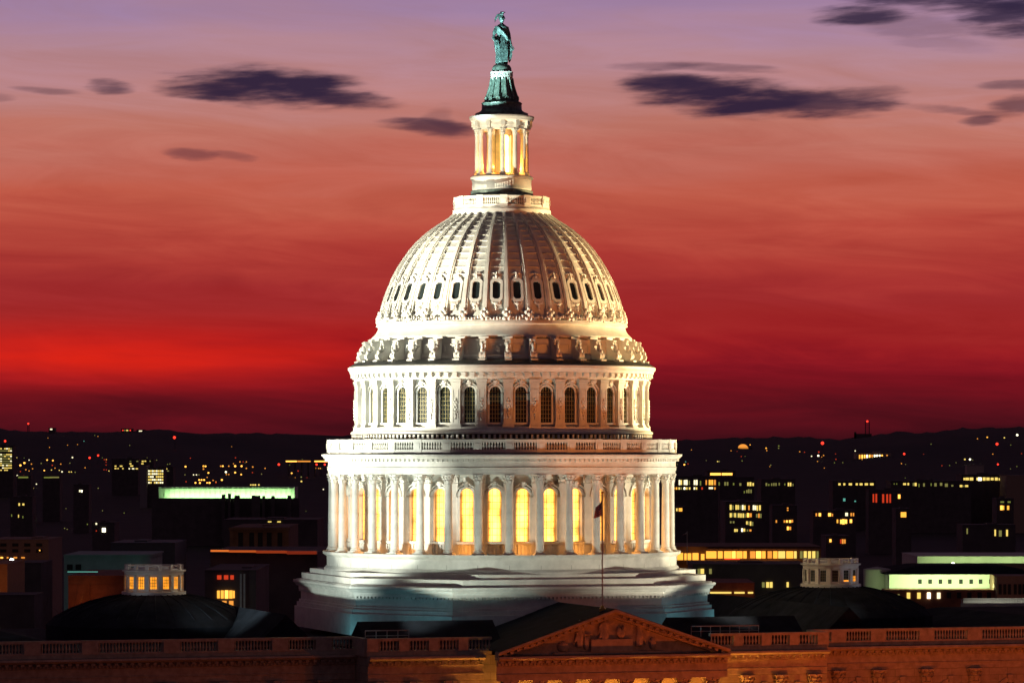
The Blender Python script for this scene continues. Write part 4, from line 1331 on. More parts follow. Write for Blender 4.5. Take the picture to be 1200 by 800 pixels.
building('hill_house', 'ridge top house with red lamps at both ends of its roof', 142, 155, 502.4, 8300, CITY, zA([(768, 75, 6, 6, 'R'), (780, 75, 10, 6, 'd'), (795, 75, 12, 7, 'y'), (814, 75, 7, 6, 'R')]), 30, rooftop=False)
building('hill_house', 'ridge top house with one wide white window', 160, 169, 503.6, 8300, CITY, zA([(878, 80, 20, 8, 'w')]), 30, rooftop=False)
building('hill_house', 'ridge top house with one small cream window near the mast', 57, 64, 501.6, 8300, CITY, zA([(320, 68, 14, 8, 'w')]), 30, rooftop=False)
# green floodlit long hall
t, xc, Y, zb, s = building('long_hall', 'long low hall floodlit pale green across its whole front', 186, 345.2, 571, 2500, mat('green_grey_hall', (.6, .62, .58), .8), [], 40, rooftop=False)
hm = MB()
for i in range(26):
    px = 190 + 154 * (i + .5) / 26
    wx, _, wz = at(px, 575.5, 2500); hm.box(wx - xc - .25, wx - xc + .25, -.5, .05, at(px, 582, 2500)[2] - zb, at(px, 574.6, 2500)[2] - zb)
    hm.box(wx - xc - 1.4, wx - xc + 1.4, -.6, .05, at(px, 573.4, 2500)[2] - zb, at(px, 572, 2500)[2] - zb)
hm.build('bay_frames', CITYW, t, smooth=False)
hl = MB(); hl.box(at(186, 0, 2500)[0] - xc - 4, at(346, 0, 2500)[0] - xc + 3, -5.5, -5, 0, at(0, 583.2, 2500)[2] - zb); hl.build('dark_screen', CITY, t, smooth=False)  # added dark sheet that hides the hall's lower wall
pm = MB()
for a, w_, hh in ((262, 4, 3.2), (269, 3, 4.2), (278, 6, 2.2), (300, 10, 2), (309, 3, 1.5), (320, 4, 1.6), (339, 4, 2)):
    wx, _, wz = at(a, 582.3, 2490); pm.box(wx - w_ * .28, wx + w_ * .28, Y - 12, Y - 8, -16, wz + hh * .55)
o = pm.build('dark_blocks', CITY, None, smooth=False)  # plain dark boxes along the front of the hall
o.name = 'low_dark_blocks'; tag(o, 'low black blocks standing before the green lit hall', 'shrubs', kind='stuff')
X0, _, Z0 = at(196, 583.5, 2500); X1, _, _ = at(344, 583.5, 2500)
lamp('AREA', ((X0 + X1) / 2, Y - 4.2, Z0 - .3), ((X0 + X1) / 2, Y + 1.0, Z0 + 8), 1.5e4, (.50, 1, .36), size=(X1 - X0, .8))
# brown neoclassical building
t, xc, Y, zb, s = building('stone_building', 'dim brown neoclassical building with a cornice and tall windows left of the dome', 271, 337, 618, 800, CITYB, zA([(725, 645, 22, 7, 'd'), (785, 645, 20, 8, 'y'), (165, 603, 10, 13, 'y')][:0], 180), 40)
bm_ = MB()
X0, X1 = at(271, 0, 800)[0] - xc, at(337, 0, 800)[0] - xc
zt = lambda py: at(0, py, 800)[2] - zb
bm_.box(X0 - .5, X1 + .5, -.7, -.0, zt(620.6), zt(618)); bm_.box(X0 - .3, X1 + .3, -.4, 0, zt(623), zt(621)); bm_.box(X0 - .2, X1 + .2, -.3, 0, zt(648), zt(645.5))
for px in (271.6, 336.2): bm_.box(at(px, 0, 800)[0] - xc - .4, at(px, 0, 800)[0] - xc + .4, -.3, 0, zt(645), zt(623))
bm_.build('cornice', CITYB, t, smooth=False)
wmd = MB(); wmd.box(-.75, .75, -.25, .02, 1.45, 1.75); wmd.box(-.62, .62, -.2, .02, -1.7, -1.5); wmd.mi = 1; wmd.box(-.5, .5, -.06, .02, -1.5, 1.4)
wmd_me = wmd.mesh('tall_window', [CITYB, MATS['unlit_pane']], smooth=False)
for px in (282, 295, 305, 315.5, 328): put('tall_window', wmd_me, t, (at(px, 0, 800)[0] - xc, 0, zt(631.5)))
lamp('SPOT', (at(300, 0, 770)[0], Y - 32, zb + 10), (at(303, 0, 800)[0], Y, zb + zt(634)), 3.0e3, (1, .42, .12), .3, R(70), .6)
building('stone_building', 'dark rear block with two small yellow roof windows behind the brown neoclassical building', 262, 372, 609, 900, CITY, [(316, 611, 4, 1.2, 'y'), (327, 611, 4, 1.3, 'y')], 30)
# parapet washed orange: the wash is put on as glowing strips
t, xc, Y, zb, s = building('flat_roofed_block', 'dark flat block with a long roof edge washed orange left of the dome base', 246.5, 372, 647.5, 620, CITY, [], 40, rooftop=False)
bm_ = MB(); X0, X1 = at(246.5, 0, 619)[0] - xc, at(372, 0, 619)[0] - xc
bm_.add([(X0, -1, zt(0) * 0 + at(0, 646, 620)[2] - zb), (X1, -1, at(0, 649, 620)[2] - zb), (X1, -1, at(0, 644.8, 620)[2] - zb), (X0, -1, at(0, 643.4, 620)[2] - zb), (X0, -.2, at(0, 646, 620)[2] - zb), (X1, -.2, at(0, 649, 620)[2] - zb), (X1, -.2, at(0, 644.8, 620)[2] - zb), (X0, -.2, at(0, 643.4, 620)[2] - zb)],
        [(0, 1, 2, 3), (7, 6, 5, 4), (3, 2, 6, 7), (0, 4, 5, 1), (0, 3, 7, 4), (1, 5, 6, 2)])
bm_.build('parapet', CITYW, t, smooth=False)
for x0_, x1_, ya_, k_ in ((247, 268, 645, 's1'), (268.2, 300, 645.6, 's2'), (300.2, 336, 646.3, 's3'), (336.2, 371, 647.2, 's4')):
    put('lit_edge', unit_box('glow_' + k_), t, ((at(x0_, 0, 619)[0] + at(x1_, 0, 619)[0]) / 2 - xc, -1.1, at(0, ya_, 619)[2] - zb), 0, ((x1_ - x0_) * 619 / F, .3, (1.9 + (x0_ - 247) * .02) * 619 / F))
# lit windows low left of the base
building('glass_fronted_block', 'dark block with a bright amber glazed storey left of the dome base', 240, 300, 668, 560, CITY,
         [(256, 696, 3, 9, 'a'), (260.5, 696, 3.4, 9.4, 'a'), (265.5, 696, 4, 9.6, 'O'), (270.5, 696, 4, 9.4, 'a'), (274, 696, 2, 8.6, 'a'), (255, 707, 4, 6, 'r'), (263, 707, 5, 7, 'o'), (271, 707, 5, 7, 'o'), (268, 714, 2, 2, 'O'), (273, 714, 2, 2, 'O'),
          (257, 676, 5, 5, 'r'), (265, 676, 5, 5, 'r'), (272, 676, 4, 5, 'r'), (261, 706, 4, 2, 'w')], 30)
wp = MB()
for px in (282.3, 286.4):
    a = at(px, 0, 559); wp.box(a[0] - .12, a[0] + .12, a[1] - .3, a[1] + .1, at(0, 715, 559)[2], at(0, 672, 559)[2])
wp.box(at(281.6, 0, 559)[0], at(287, 0, 559)[0], -DIST + 558.6, -DIST + 559.1, ground_z(284, 559) - 1, at(0, 715, 559)[2])
tag(wp.build('twin_pylon', mat('pale_metal', (.6, .65, .62), .5), None), 'pair of slim pale vertical posts beside the amber glazed storey', 'pylon')
lamp('SPOT', (at(279, 0, 550)[0] - 4, -DIST + 548, at(0, 716, 550)[2]), (at(284, 0, 559)[0], -DIST + 559, at(0, 692, 559)[2]), 120, (.7, 1, .9), .1, R(40), .5)
building('low_block', 'dark low block with orange shop windows just left of the dome base', 306, 352, 692, 640, CITY, [(316, 701.5, 3, 5, 'r'), (322, 701.5, 3, 6, 'o'), (326, 701.5, 4, 6.4, 'O'), (329.5, 701, 2.4, 6, 'o'), (339, 702.6, 9, 3.4, 'O'), (346, 702.6, 7, 3.4, 'a'), (340, 682, 2.4, 4, 'O')], 30)
# curved teal building and its brick neighbour
tb = thing('curved_hall', 'dim teal building with a rounded right end behind the left cupola', 'building', (at(128, 0, 700)[0], -DIST + 700, -22), 0)
b = MB(); X0 = at(75, 0, 700)[0] - tb.location.x; X1 = at(150, 0, 700)[0] - tb.location.x; zq = lambda py: at(0, py, 700)[2] + 22
rc = (at(175, 0, 700)[0] - at(150, 0, 700)[0])
poly = [(X0, 0), (X1, 0)] + [(X1 + rc * sin(R(a)), rc - rc * cos(R(a))) for a in range(10, 91, 10)] + [(X1 + rc, 26), (X0, 26)]
b.prismz(poly, 0, zq(651)); 
b.prismz([(x + (.3 if x > X1 else 0), y - .3) for x, y in poly], zq(651), zq(649.4))
b.prismz([(x, y - .12) for x, y in poly], zq(655), zq(654))
b.build('wall', mat('teal_grey_stone', (.32, .42, .40), .8, var=.15, scale=.3), tb, smooth=False)
for px in (82, 92): put('window', unit_box('unlit_pane'), tb, (at(px, 0, 700)[0] - tb.location.x, -.05, zq(664)), 0, (1, .3, 1.0))
lamp('SPOT', (at(165, 0, 660)[0], -DIST + 672, at(0, 672, 672)[2]), (at(150, 0, 700)[0], -DIST + 700, at(0, 660, 700)[2]), 700, (.2, .95, .8), .3, R(110), .8)
building('roof_terrace', 'dark upper block behind the curved teal building', 130, 205, 636, 850, mat('dim_teal_stone', (.1, .13, .13)), [], 30)
t, xc, Y, zb, s = building('brick_block', 'red brick block washed with orange light left of the left cupola', 80, 148, 674.5, 600, BRICK, [], 30, rooftop=False)
bb = MB(); X0, X1 = at(80, 0, 600)[0] - xc, at(148, 0, 600)[0] - xc
for py in (676.5, 679, 684): bb.box(X0 - .05, X1, -.14, .02, at(0, py + .5, 600)[2] - zb, at(0, py, 600)[2] - zb)
bb.box(at(104.5, 0, 600)[0] - xc, at(105.5, 0, 600)[0] - xc, -.5, .02, 0, at(0, 676, 600)[2] - zb)
bb.build('string_courses', BRICK, t, smooth=False)
lamp('SPOT', (at(96, 0, 592)[0], Y - 6, at(0, 704, 594)[2]), (at(92, 0, 600)[0], Y, at(0, 688, 600)[2]), 230, (1, .27, .04), .15, R(125), .8)
lamp('SPOT', (at(132, 0, 592)[0], Y - 9, at(0, 708, 594)[2]), (at(125, 0, 600)[0], Y, at(0, 688, 600)[2]), 100, (1, .22, .03), .15, R(120), .8)
o = MB(); o.box(-3.4, 6, -.25, .25, -.12, .12)
rl = o.build('roof_edge_light', MATS['glow_t'], None); rl.location = at(92, 669.6, 598); rl.scale = (.5, 1, .5)
tag(rl, 'thin teal strip light along the roof edge of the brick block', 'strip light')
t, xc, Y, zb, s = building('apartment_block', 'dim brown apartment block with rows of dark windows at the left edge', -12, 57, 632, 1000, mat('brown_flats', (.3, .2, .15), .85),
                           [(46.5, 644.5, 1.6, 1.6, 'O'), (2, 653, 3, 1.5, 'O'), (9, 653, 2, 1.4, 'o'), (18, 653, 4, 1.4, 'o'), (27, 653, 4, 1.4, 'o'), (16, 628.6, 1.4, 1.4, 'o'), (30, 629.4, 1.4, 1.4, 'o')][:5], 30)
for py in (638, 645):
    for px in (4, 18, 32, 46): put('window', unit_box('unlit_pane'), t, (at(px, 0, 1000)[0] - xc, -.02, at(0, py, 1000)[2] - zb), 0, (1.6, .3, .8))
lamp('SPOT', (at(25, 0, 960)[0], Y - 30, at(0, 660, 960)[2]), (at(22, 0, 1000)[0], Y, at(0, 642, 1000)[2]), 900, (1, .4, .15), .3, R(90), .6)
building('garage', 'low building with a brightly lit white roof edge at the left edge', -10, 48, 659.5, 800, CITY, [], 20, rooftop=False)
building('orange_wall_block', 'bare wall glowing orange behind branches at the left edge', -14, 8.6, 661, 560, mat('warm_wall', (.45, .25, .12), .8), [], 20, rooftop=False)
building('low_block', 'added dark block masking the foot of the orange lit wall at the left edge', -16, 40, 697, 540, CITY, [], 10, rooftop=False)  # occluder added to darken everything below the orange wall
lamp('SPOT', (at(-2, 0, 550)[0], -DIST + 552, at(0, 696, 552)[2]), (at(3, 0, 560)[0], -DIST + 560, at(0, 676, 560)[2]), 330, (1, .28, .03), .15, R(120), .7)

# --- right
building('office_block', 'office block just right of the colonnade with rows of cream and orange windows', 790, 842, 558, 2300, CITY,
         zA([(87, 400, 10, 32, 'w'), (98, 400, 9, 30, 'y'), (119, 400, 11, 30, 'w'), (131, 400, 12, 32, 'w'), (148, 402, 7, 26, 'd'), (181, 400, 10, 30, 'w'), (194, 400, 11, 32, 'w'), (218, 404, 8, 28, 'g'), (254, 400, 8, 30, 'o'), (276, 400, 12, 32, 'a'), (291, 400, 12, 32, 'a'), (308, 400, 11, 32, 'o')]
            + [(x, 437, 9, 14, k) for x, k in ((52, 'a'), (68, 'a'), (85, 'y'), (98, 'd'), (118, 'W'), (132, 'y'), (150, 'y'), (180, 'w'), (193, 'y'), (228, 'r'), (308, 'o'))] + [(283, 435, 26, 11, 'w')], 780), 40)
building('office_block', 'dark office block with a row of yellow green windows behind the cream windowed block', 843, 884, 559, 2500, CITY,
         zA([(334, 408, 9, 20, 'g'), (372, 408, 10, 22, 'd'), (387, 408, 10, 22, 'd'), (425, 410, 8, 14, 'g'), (467, 412, 12, 16, 'd'), (515, 410, 9, 22, 'y'), (530, 410, 12, 24, 'y'), (547, 412, 9, 18, 'y'), (508, 456, 9, 18, 'd'), (520, 454, 9, 24, 'd'), (534, 455, 8, 22, 'd'), (492, 460, 6, 14, 'g')], 780), 40)
building('office_block', 'dark office block with a lone dim green window row right of centre', 892, 932, 561.5, 2600, CITY,
         zA([(630, 412, 10, 18, 'd'), (645, 415, 7, 12, 'g'), (663, 413, 8, 16, 'd'), (677, 412, 8, 18, 'd'), (690, 412, 8, 18, 'd'), (710, 410, 7, 16, 'd'), (745, 412, 6, 12, 'g'), (768, 412, 9, 22, 'y'), (781, 412, 9, 22, 'y'), (796, 415, 6, 14, 'd')], 780), 40)
building('office_block', 'office block with four uneven rows of yellow windows right of the dome', 850, 896, 588, 1600, CITY,
         zA([(407, 555, 12, 32, 'y'), (421, 556, 8, 26, 'd'), (441, 555, 9, 30, 'y'), (453, 555, 9, 28, 'y'), (465, 556, 8, 26, 'd'), (482, 556, 10, 30, 'w'), (495, 557, 9, 28, 'y'), (521, 558, 8, 28, 'o'), (550, 557, 10, 30, 'w'), (562, 558, 9, 28, 'w'), (573, 560, 8, 32, 'y'), (589, 558, 11, 32, 'y'),
             (407, 604, 12, 26, 'y'), (421, 603, 9, 24, 'd'), (434, 604, 9, 26, 'y'), (447, 605, 9, 26, 'd'), (458, 605, 9, 26, 'y'), (471, 606, 9, 26, 'y'), (485, 606, 9, 26, 'y'), (497, 607, 8, 24, 'd'), (515, 604, 14, 26, 'O'), (532, 604, 12, 24, 'o'), (570, 607, 9, 22, 'd'), (583, 607, 9, 26, 'o'), (595, 608, 8, 26, 'd'),
             (407, 648, 9, 12, 'd'), (425, 648, 10, 12, 'd'), (508, 652, 9, 20, 'y'), (519, 654, 8, 22, 'd'), (531, 656, 9, 26, 'y'), (543, 658, 9, 24, 'd'),
             (434, 699, 10, 18, 'y'), (446, 699, 9, 16, 'y'), (478, 697, 9, 20, 'W'), (491, 697, 12, 18, 'y'), (512, 699, 9, 12, 'd'), (530, 699, 12, 12, 'o')], 780), 40)
building('hotel', 'dark hotel with two glowing orange strips under its roof right of the dome', 829, 862, 551.5, 3000, CITY, zA([(312, 348, 66, 14, 'O'), (384, 348, 66, 14, 'O'), (402, 365, 10, 6, 'r'), (330, 269, 16, 14, 'd')][:3], 780), 40)
building('house', 'dark house with one wide yellow window close to the colonnade', 790, 803, 594, 1900, CITY, zA([(70, 570, 9, 18, 'y'), (93, 570, 22, 20, 'a')], 780), 20)
building('house', 'dark house with a column of orange windows in the dark flats right of the dome', 905, 934, 592, 1700, CITY,
         zA([(763, 560, 9, 8, 'o'), (763, 573, 9, 8, 'o'), (692, 643, 8, 16, 'o'), (743, 643, 10, 14, 'o'), (758, 643, 10, 14, 'O'), (778, 643, 14, 16, 'O'), (792, 641, 9, 16, 'o'), (764, 686, 11, 22, 'O'), (778, 686, 12, 20, 'o')], 780), 20)
building('house', 'dark house with two rows of orange windows above the right cupola', 953, 1003, 598, 1800, CITY,
         zA([(942, 601, 9, 18, 'o'), (964, 601, 14, 20, 'O'), (1025, 601, 18, 20, 'O'), (1043, 603, 6, 16, 'o'), (1131, 599, 16, 20, 'w'), (1160, 600, 9, 20, 'o'), (1174, 600, 8, 20, 'o'), (1074, 642, 9, 22, 'a'), (1097, 645, 12, 26, 'O'), (1111, 645, 14, 32, 'O'), (1127, 644, 14, 26, 'O'), (1158, 641, 14, 22, 'O')], 780), 20)
building('house', 'dark house with two small red orange windows behind the right cupola', 968, 996, 628, 1200, CITY, zA([(1030, 763, 12, 18, 'O'), (1095, 768, 8, 26, 'r'), (1107, 768, 10, 28, 'o'), (1120, 768, 9, 26, 'o')], 780), 20)
building('office_block', 'dark block with a row of yellow lights level with the horizon hills at right', 976, 1026, 563.5, 3000, CITY, zA([(x, 411, w, 13, 'y') for x, w in ((20, 14), (50, 12), (88, 20), (128, 13), (155, 18), (188, 20), (222, 22))] + [(50, 508, 14, 18, 't'), (118, 517, 10, 8, 't')], 980), 40)
building('office_block', 'long dark block with an uneven row of green yellow windows at right', 1044, 1138, 563.5, 2900, CITY,
         zA([(362, 409, 5, 8, 'g'), (378, 409, 5, 8, 'g'), (427, 410, 18, 12, 'y'), (450, 410, 10, 14, 'y'), (484, 412, 12, 18, 'd'), (496, 412, 12, 20, 'y'), (517, 418, 6, 20, 'g'), (548, 415, 10, 20, 'd'), (593, 413, 6, 16, 'g'), (620, 414, 14, 20, 'd'), (655, 411, 14, 18, 'd'), (688, 417, 18, 20, 'd'), (725, 420, 12, 10, 'd'), (780, 422, 16, 13, 'y'), (798, 423, 8, 9, 'd'), (815, 422, 18, 12, 'y')], 980), 40)
building('terminal', 'flat building with a bright row of yellow lights ending in one orange light', 1127, 1180, 556, 2950, CITY,
         zA([(800, 378, 10, 14, 'y'), (818, 378, 22, 16, 'y'), (845, 378, 22, 18, 'y'), (882, 378, 12, 16, 'y'), (897, 379, 22, 20, 'W'), (924, 378, 18, 20, 'y'), (948, 378, 20, 18, 'y'), (974, 378, 18, 16, 'y'), (1000, 378, 18, 18, 'y'), (1022, 380, 14, 14, 'y'), (1035, 380, 8, 12, 'd'), (1054, 377, 20, 18, 'O')], 980), 40)
building('brown_block', 'dull brown windowless block at the right edge near the bright yellow row', 1179.5, 1212, 557.5, 2900, mat('dull_brown', (.4, .28, .2), .85), [], 40, rooftop=False)
building('apartment_block', 'dark flats with a row of tall red curtained windows at right', 1018, 1062, 574, 2300, CITY, zA([(232, 498, 9, 52, 'r'), (250, 498, 10, 54, 'r'), (293, 500, 12, 54, 'r'), (318, 500, 11, 54, 'r'), (337, 500, 9, 54, 'r'), (393, 488, 14, 26, 'O')], 980), 20)
building('house', 'dark house with one square amber window at right', 1050, 1068, 596, 1900, CITY, zA([(420, 601, 34, 32, 'a')], 980), 20)
building('house', 'dark house with two orange windows near the right edge', 1168, 1188, 584, 2100, CITY, zA([(1032, 558, 14, 28, 'O'), (1044, 558, 10, 26, 'a'), (1074, 558, 13, 26, 'a'), (1037, 522, 22, 10, 'g'), (1080, 522, 18, 10, 'g')], 980), 20)
building('house', 'dark house with three slim yellow windows near the right edge', 1128, 1190, 615, 1500, CITY, zA([(818, 704, 8, 34, 'd'), (993, 714, 9, 40, 'y'), (1025, 718, 17, 38, 'd'), (1067, 715, 11, 40, 'y'), (170, 797, 0.1, .1, 'r')][:4], 980), 20)
t, xc, Y, zb, s = building('hill_mansion', 'hillside mansion with a floodlit orange columned front on the right hills', 1003, 1044, 531, 6200, mat('mansion_stone', (.5, .4, .3), .8), grid(1006, 1041, [535.6], 12, 1.7, 6.0, 'OOaWo', .1, 9) + zA([(180, 278, 14, 10, 'a'), (235, 275, 9, 7, 'y'), (275, 275, 10, 7, 'y')], 980), 40)  # floodlight on the columned front is put in as glowing upright strips
t, xc, Y, zb, s = building('domed_pavilion', 'tiny round domed building lit orange on the far hill right of the dome', 862, 882, 524.6, 7000, CITY, zA([(485, 184, 62, 9, 'o')], 780), 20, rooftop=False)
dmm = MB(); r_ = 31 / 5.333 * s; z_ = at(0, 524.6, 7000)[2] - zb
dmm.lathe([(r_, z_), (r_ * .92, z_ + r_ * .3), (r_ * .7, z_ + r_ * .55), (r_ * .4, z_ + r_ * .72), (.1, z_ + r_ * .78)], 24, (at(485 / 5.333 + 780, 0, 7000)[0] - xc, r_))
dmm.build('roof', MATS['glow_o'], t)  # orange lighting of the roof is given as its own glow
building('hill_house', 'hillside house with a faint pale gable roof at right', 1133, 1153, 545.8, 5000, mat('pale_roof', (.5, .42, .36), .8), [], 20, rooftop=False)
# amber glass pavilion
t, xc, Y, zb, s = building('glass_pavilion', 'long single storey pavilion with an amber lit glass front right of the dome base', 789, 962, 640.5, 720, CITYB,
                           [(797, 652.4, 7, 10, 'a'), (806, 652.4, 8, 9, 'a'), (815, 652, 7, 9, 'a'), (823.4, 652.6, 4, 8, 'a')] +
                           [(x, 649.6, w, 8.4, k) for x, w, k in ((833.5, 12, 'a'), (844, 5.5, 'a'), (853, 9, 'a'), (860, 4, 'O'), (866.5, 7, 'a'), (873, 4, 'a'), (882, 6, 'o'), (889, 6, 'O'), (895, 4, 'a'), (902, 5, 'o'), (908.5, 5, 'a'), (916, 8, 'y'), (925.5, 8, 'a'), (932, 3, 'y'), (939, 3, 'd'), (943.6, 3.4, 'y'), (948.6, 3.4, 'y'), (953.6, 3.6, 'y'), (958, 2.4, 'd'))] + [(858, 654.2, 18, 1, 'R')], 30, rooftop=False)
pm = MB(); X0, X1 = at(789, 0, 720)[0] - xc, at(962, 0, 720)[0] - xc
pm.box(X0, X1, -1.6, -.05, at(0, 658.6, 720)[2] - zb, at(0, 655.8, 720)[2] - zb); pm.box(at(828, 0, 720)[0] - xc, X1, -1.2, -.05, at(0, 645, 720)[2] - zb, at(0, 642.6, 720)[2] - zb)
pm.build('eaves_and_terrace', CITYB, t, smooth=False)
lamp('AREA', (at(870, 0, 720)[0], Y - 5, at(0, 655, 720)[2]), (at(870, 0, 720)[0], Y, at(0, 646, 720)[2]), 260, (1, .36, .05), size=(20, .5))
building('office_block', 'dark block with pairs of yellow windows below the glass pavilion', 812, 945, 661, 680, CITY, [(819, 669, 3, 6, 'd'), (823, 669, 4, 6, 'y'), (832.5, 669, 3, 6, 'd'), (894.5, 684.8, 3, 6, 'd'), (899.5, 684.8, 3.2, 6.4, 'y'), (903.6, 684.8, 3.2, 6.6, 'y'), (923, 684.6, 2.4, 6, 'y')], 20)
t, xc, Y, zb, s = building('brick_block', 'dim red brick building with thin yellow window strips right of the dome base', 829, 884, 683, 600, BRICK, [(844.5, 694, 25, 2, 'y'), (866.5, 694, 12, 2, 'y'), (879.5, 694, 6, 2, 'y'), (864, 712.6, 8, 3, 'O'), (837, 713, 6, 2.4, 'a'), (871, 708.6, 4, 4, 'r'), (878.6, 707.6, 4, 2, 'r')], 20, rooftop=False)
lamp('SPOT', (at(882, 0, 590)[0], Y - 4, at(0, 684, 596)[2]), (at(862, 0, 600)[0], Y, at(0, 692, 600)[2]), 60, (1, .25, .04), .15, R(120), .8)
# pale green floodlit complex at the right edge
GW = mat('cream_render', (.62, .62, .55), .8, var=.08, scale=.3)
t, xc, Y, zb, s = building('floodlit_hall', 'long cream hall floodlit pale green with small windows near the right edge', 1042, 1168.4, 673, 640, GW, [], 30, rooftop=False)
for px in (1078, 1090, 1102, 1113, 1126, 1138, 1149, 1161):
    put('window', unit_box('unlit_pane'), t, (at(px, 0, 640)[0] - xc, -.02, at(0, 681, 640)[2] - zb), 0, (.6, .3, .75))
rr_ = MB(); X0, X1 = at(1040, 0, 640)[0] - xc, at(1169, 0, 640)[0] - xc
hip(rr_, X0 - .5, X1 + 8, -.6, 30, at(0, 672.6, 640)[2] - zb, at(0, 664, 640)[2] - zb, 6, 8); rr_.build('roof', ROOF, t, smooth=False)
zl = at(0, 684.8, 640)[2]
rr_ = MB(); rr_.box(X0 - 1, X1, -7, -.02, 0, zl - zb - .6); rr_.build('lower_storey', BRICK, t, smooth=False)
lamp('AREA', (xc, Y - 5.5, zl - .1), (xc, Y, zl + 1.5), 1900, (.70, 1, .42), size=(X1 - X0, .4))
for px, k in ((1024, 'd'), (1030, 'd'), (1053, 'd'), (1064.6, 'y'), (1076.8, 'y'), (1088.4, 'W'), (1100, 'w')):
    put('lit_window', unit_box('glow_' + k), t, (at(px, 0, 633)[0] - xc, -7.02, at(0, 697.4 if px > 1040 else 694, 633)[2] - zb), 0, (.55 if px > 1060 else .3, .3, 1.0 if px > 1060 else .5))
for px in (1112, 1124, 1136, 1148, 1159): put('window', unit_box('unlit_pane'), t, (at(px, 0, 633)[0] - xc, -7.02, at(0, 697, 633)[2] - zb), 0, (.7, .3, 1.0))
# rounded pavilion at its left end
rp_ = thing('round_pavilion', 'rounded end pavilion glowing pale green left of the long cream hall', 'building', (at(1029, 0, 648)[0], -DIST + 650, -22), 0)
b = MB(); r_ = at(1045, 0, 648)[0] - at(1029, 0, 648)[0]
b.lathe([(r_, 0), (r_, at(0, 667, 648)[2] + 22), (r_ * .9, at(0, 666.4, 648)[2] + 22), (.05, at(0, 664, 648)[2] + 22)], 32); b.build('wall', GW, rp_)
lamp('SPOT', (at(1030, 0, 640)[0], -DIST + 642, at(0, 686, 640)[2]), (at(1033, 0, 648)[0], -DIST + 650, at(0, 674, 648)[2]), 150, (.70, 1, .42), .2, R(120), .7)
t, xc, Y, zb, s = building('long_hall', 'upper long roof strip lit pale green at the right edge', 1075, 1230, 652, 760, GW, [], 30, rooftop=False)
lamp('AREA', (at(1150, 0, 760)[0], Y - 3.5, at(0, 661, 760)[2]), (at(1150, 0, 760)[0], Y, at(0, 654.6, 760)[2]), 520, (.72, 1, .40), size=(24, .4))
rr_ = MB(); X0, X1 = at(1070, 0, 750)[0] - xc, at(1230, 0, 750)[0] - xc
rr_.box(X0, X1, -5.2, -4.7, 0, at(0, 659.4, 755)[2] - zb); rr_.build('front_parapet', CITYB, t, smooth=False)
t, xc, Y, zb, s = building('stone_annex', 'reddish stone annex with dark upright openings at the right edge', 1168.6, 1230, 675, 630, mat('reddish_stone', (.34, .2, .15), .8), [], 25, rooftop=False)
for px in (1172, 1177.4, 1182.8, 1189.6, 1195, 1200): put('window', unit_box('unlit_pane'), t, (at(px, 0, 630)[0] - xc, -.02, at(0, 690, 630)[2] - zb), 0, (.5, .3, 1.7))
lamp('SPOT', (at(1185, 0, 620)[0], Y - 9, at(0, 712, 620)[2]), (at(1185, 0, 630)[0], Y, at(0, 688, 630)[2]), 90, (1, .4, .2), .2, R(110), .7)
rb_ = MB(); zq = lambda py: at(0, py, 610)[2]
x0_, x1_ = at(1126, 0, 610)[0], at(1212, 0, 610)[0]; yy = -DIST + 610
rb_.box(x0_, x1_, yy - .1, yy + .1, zq(702.4), zq(701.6)); rb_.box(x0_, x1_, yy - .1, yy + .1, zq(707), zq(706.2))
for k_ in range(46):
    x = x0_ + (x1_ - x0_) * (k_ + .5) / 46; rb_.box(x - .05, x + .05, yy - .06, yy + .06, zq(706.2), zq(702.4))
rb_.box(x0_, x1_, yy - .2, yy + .2, ground_z(1150, 610) - .5, zq(707))
tag(rb_.build('terrace_railing', CITYW, None, smooth=False), 'white terrace railing below the reddish annex at the right edge', 'railing')
wl = MB(); wl.box(-7, 7, 0, .6, -3.6, .45)
o = wl.build('terrace_wall', CITYW, None, smooth=False); o.location = (at(1180, 0, 616)[0], -DIST + 616, at(0, 704, 616)[2]); tag(o, 'brightly lit white wall behind the terrace railing at the right edge', 'wall')
lamp('AREA', (at(1180, 0, 612)[0], -DIST + 612.5, at(0, 709, 613)[2]), (at(1180, 0, 616)[0], -DIST + 616, at(0, 704, 616)[2]), 200, (1, .98, .8), size=(12, .3))

# far right flag
f2 = thing('flagpole', 'small distant flagpole with a red flag on the dark block beside the dome base', 'flagpole', at(805.2, 661, 690), 0)
m_ = MB(); m_.lathe([(.09, 0), (.05, 6.0)], 8, capt=True); m_.build('pole', POLE, f2)
put('flag', flag_mesh(.9, .35, .5, 1), f2, (-.04, 0, 5.9))

# ------------------------------------------------------------------ single lamps and beacons
LM = {}


def lamp_mesh(key, kind):
    if (key, kind) not in LM:
        b = MB()
        if kind == 'street':
            b.tube([(0, 0, 0), (0, 0, 5.0)], .09, 5); b.tube([(0, 0, 4.9), (0, -.3, 5.4), (0, -.7, 5.5)], .07, 5); b.mi = 1; b.ball((0, -.8, 5.6), (1., .9, .9), 8, 6)
        else:
            for q in (0, 1, 2): b.tube([(.55 * cos(q * 2.1), .55 * sin(q * 2.1), 0), (.06 * cos(q * 2.1), .06 * sin(q * 2.1), 8)], .07, 4)
            for z in (2, 4, 6): b.lathe([(.5 - .055 * z, z), (.5 - .055 * z, z + .12)], 3)
            b.mi = 1; b.ball((0, 0, 8.6), 1., 8, 6)
        LM[(key, kind)] = b.mesh('street_lamp' if kind == 'street' else 'beacon_mast', [mat('lamp_post', (.08, .08, .08), .6, var=0), MATS['glow_' + key]])
    return LM[(key, kind)]


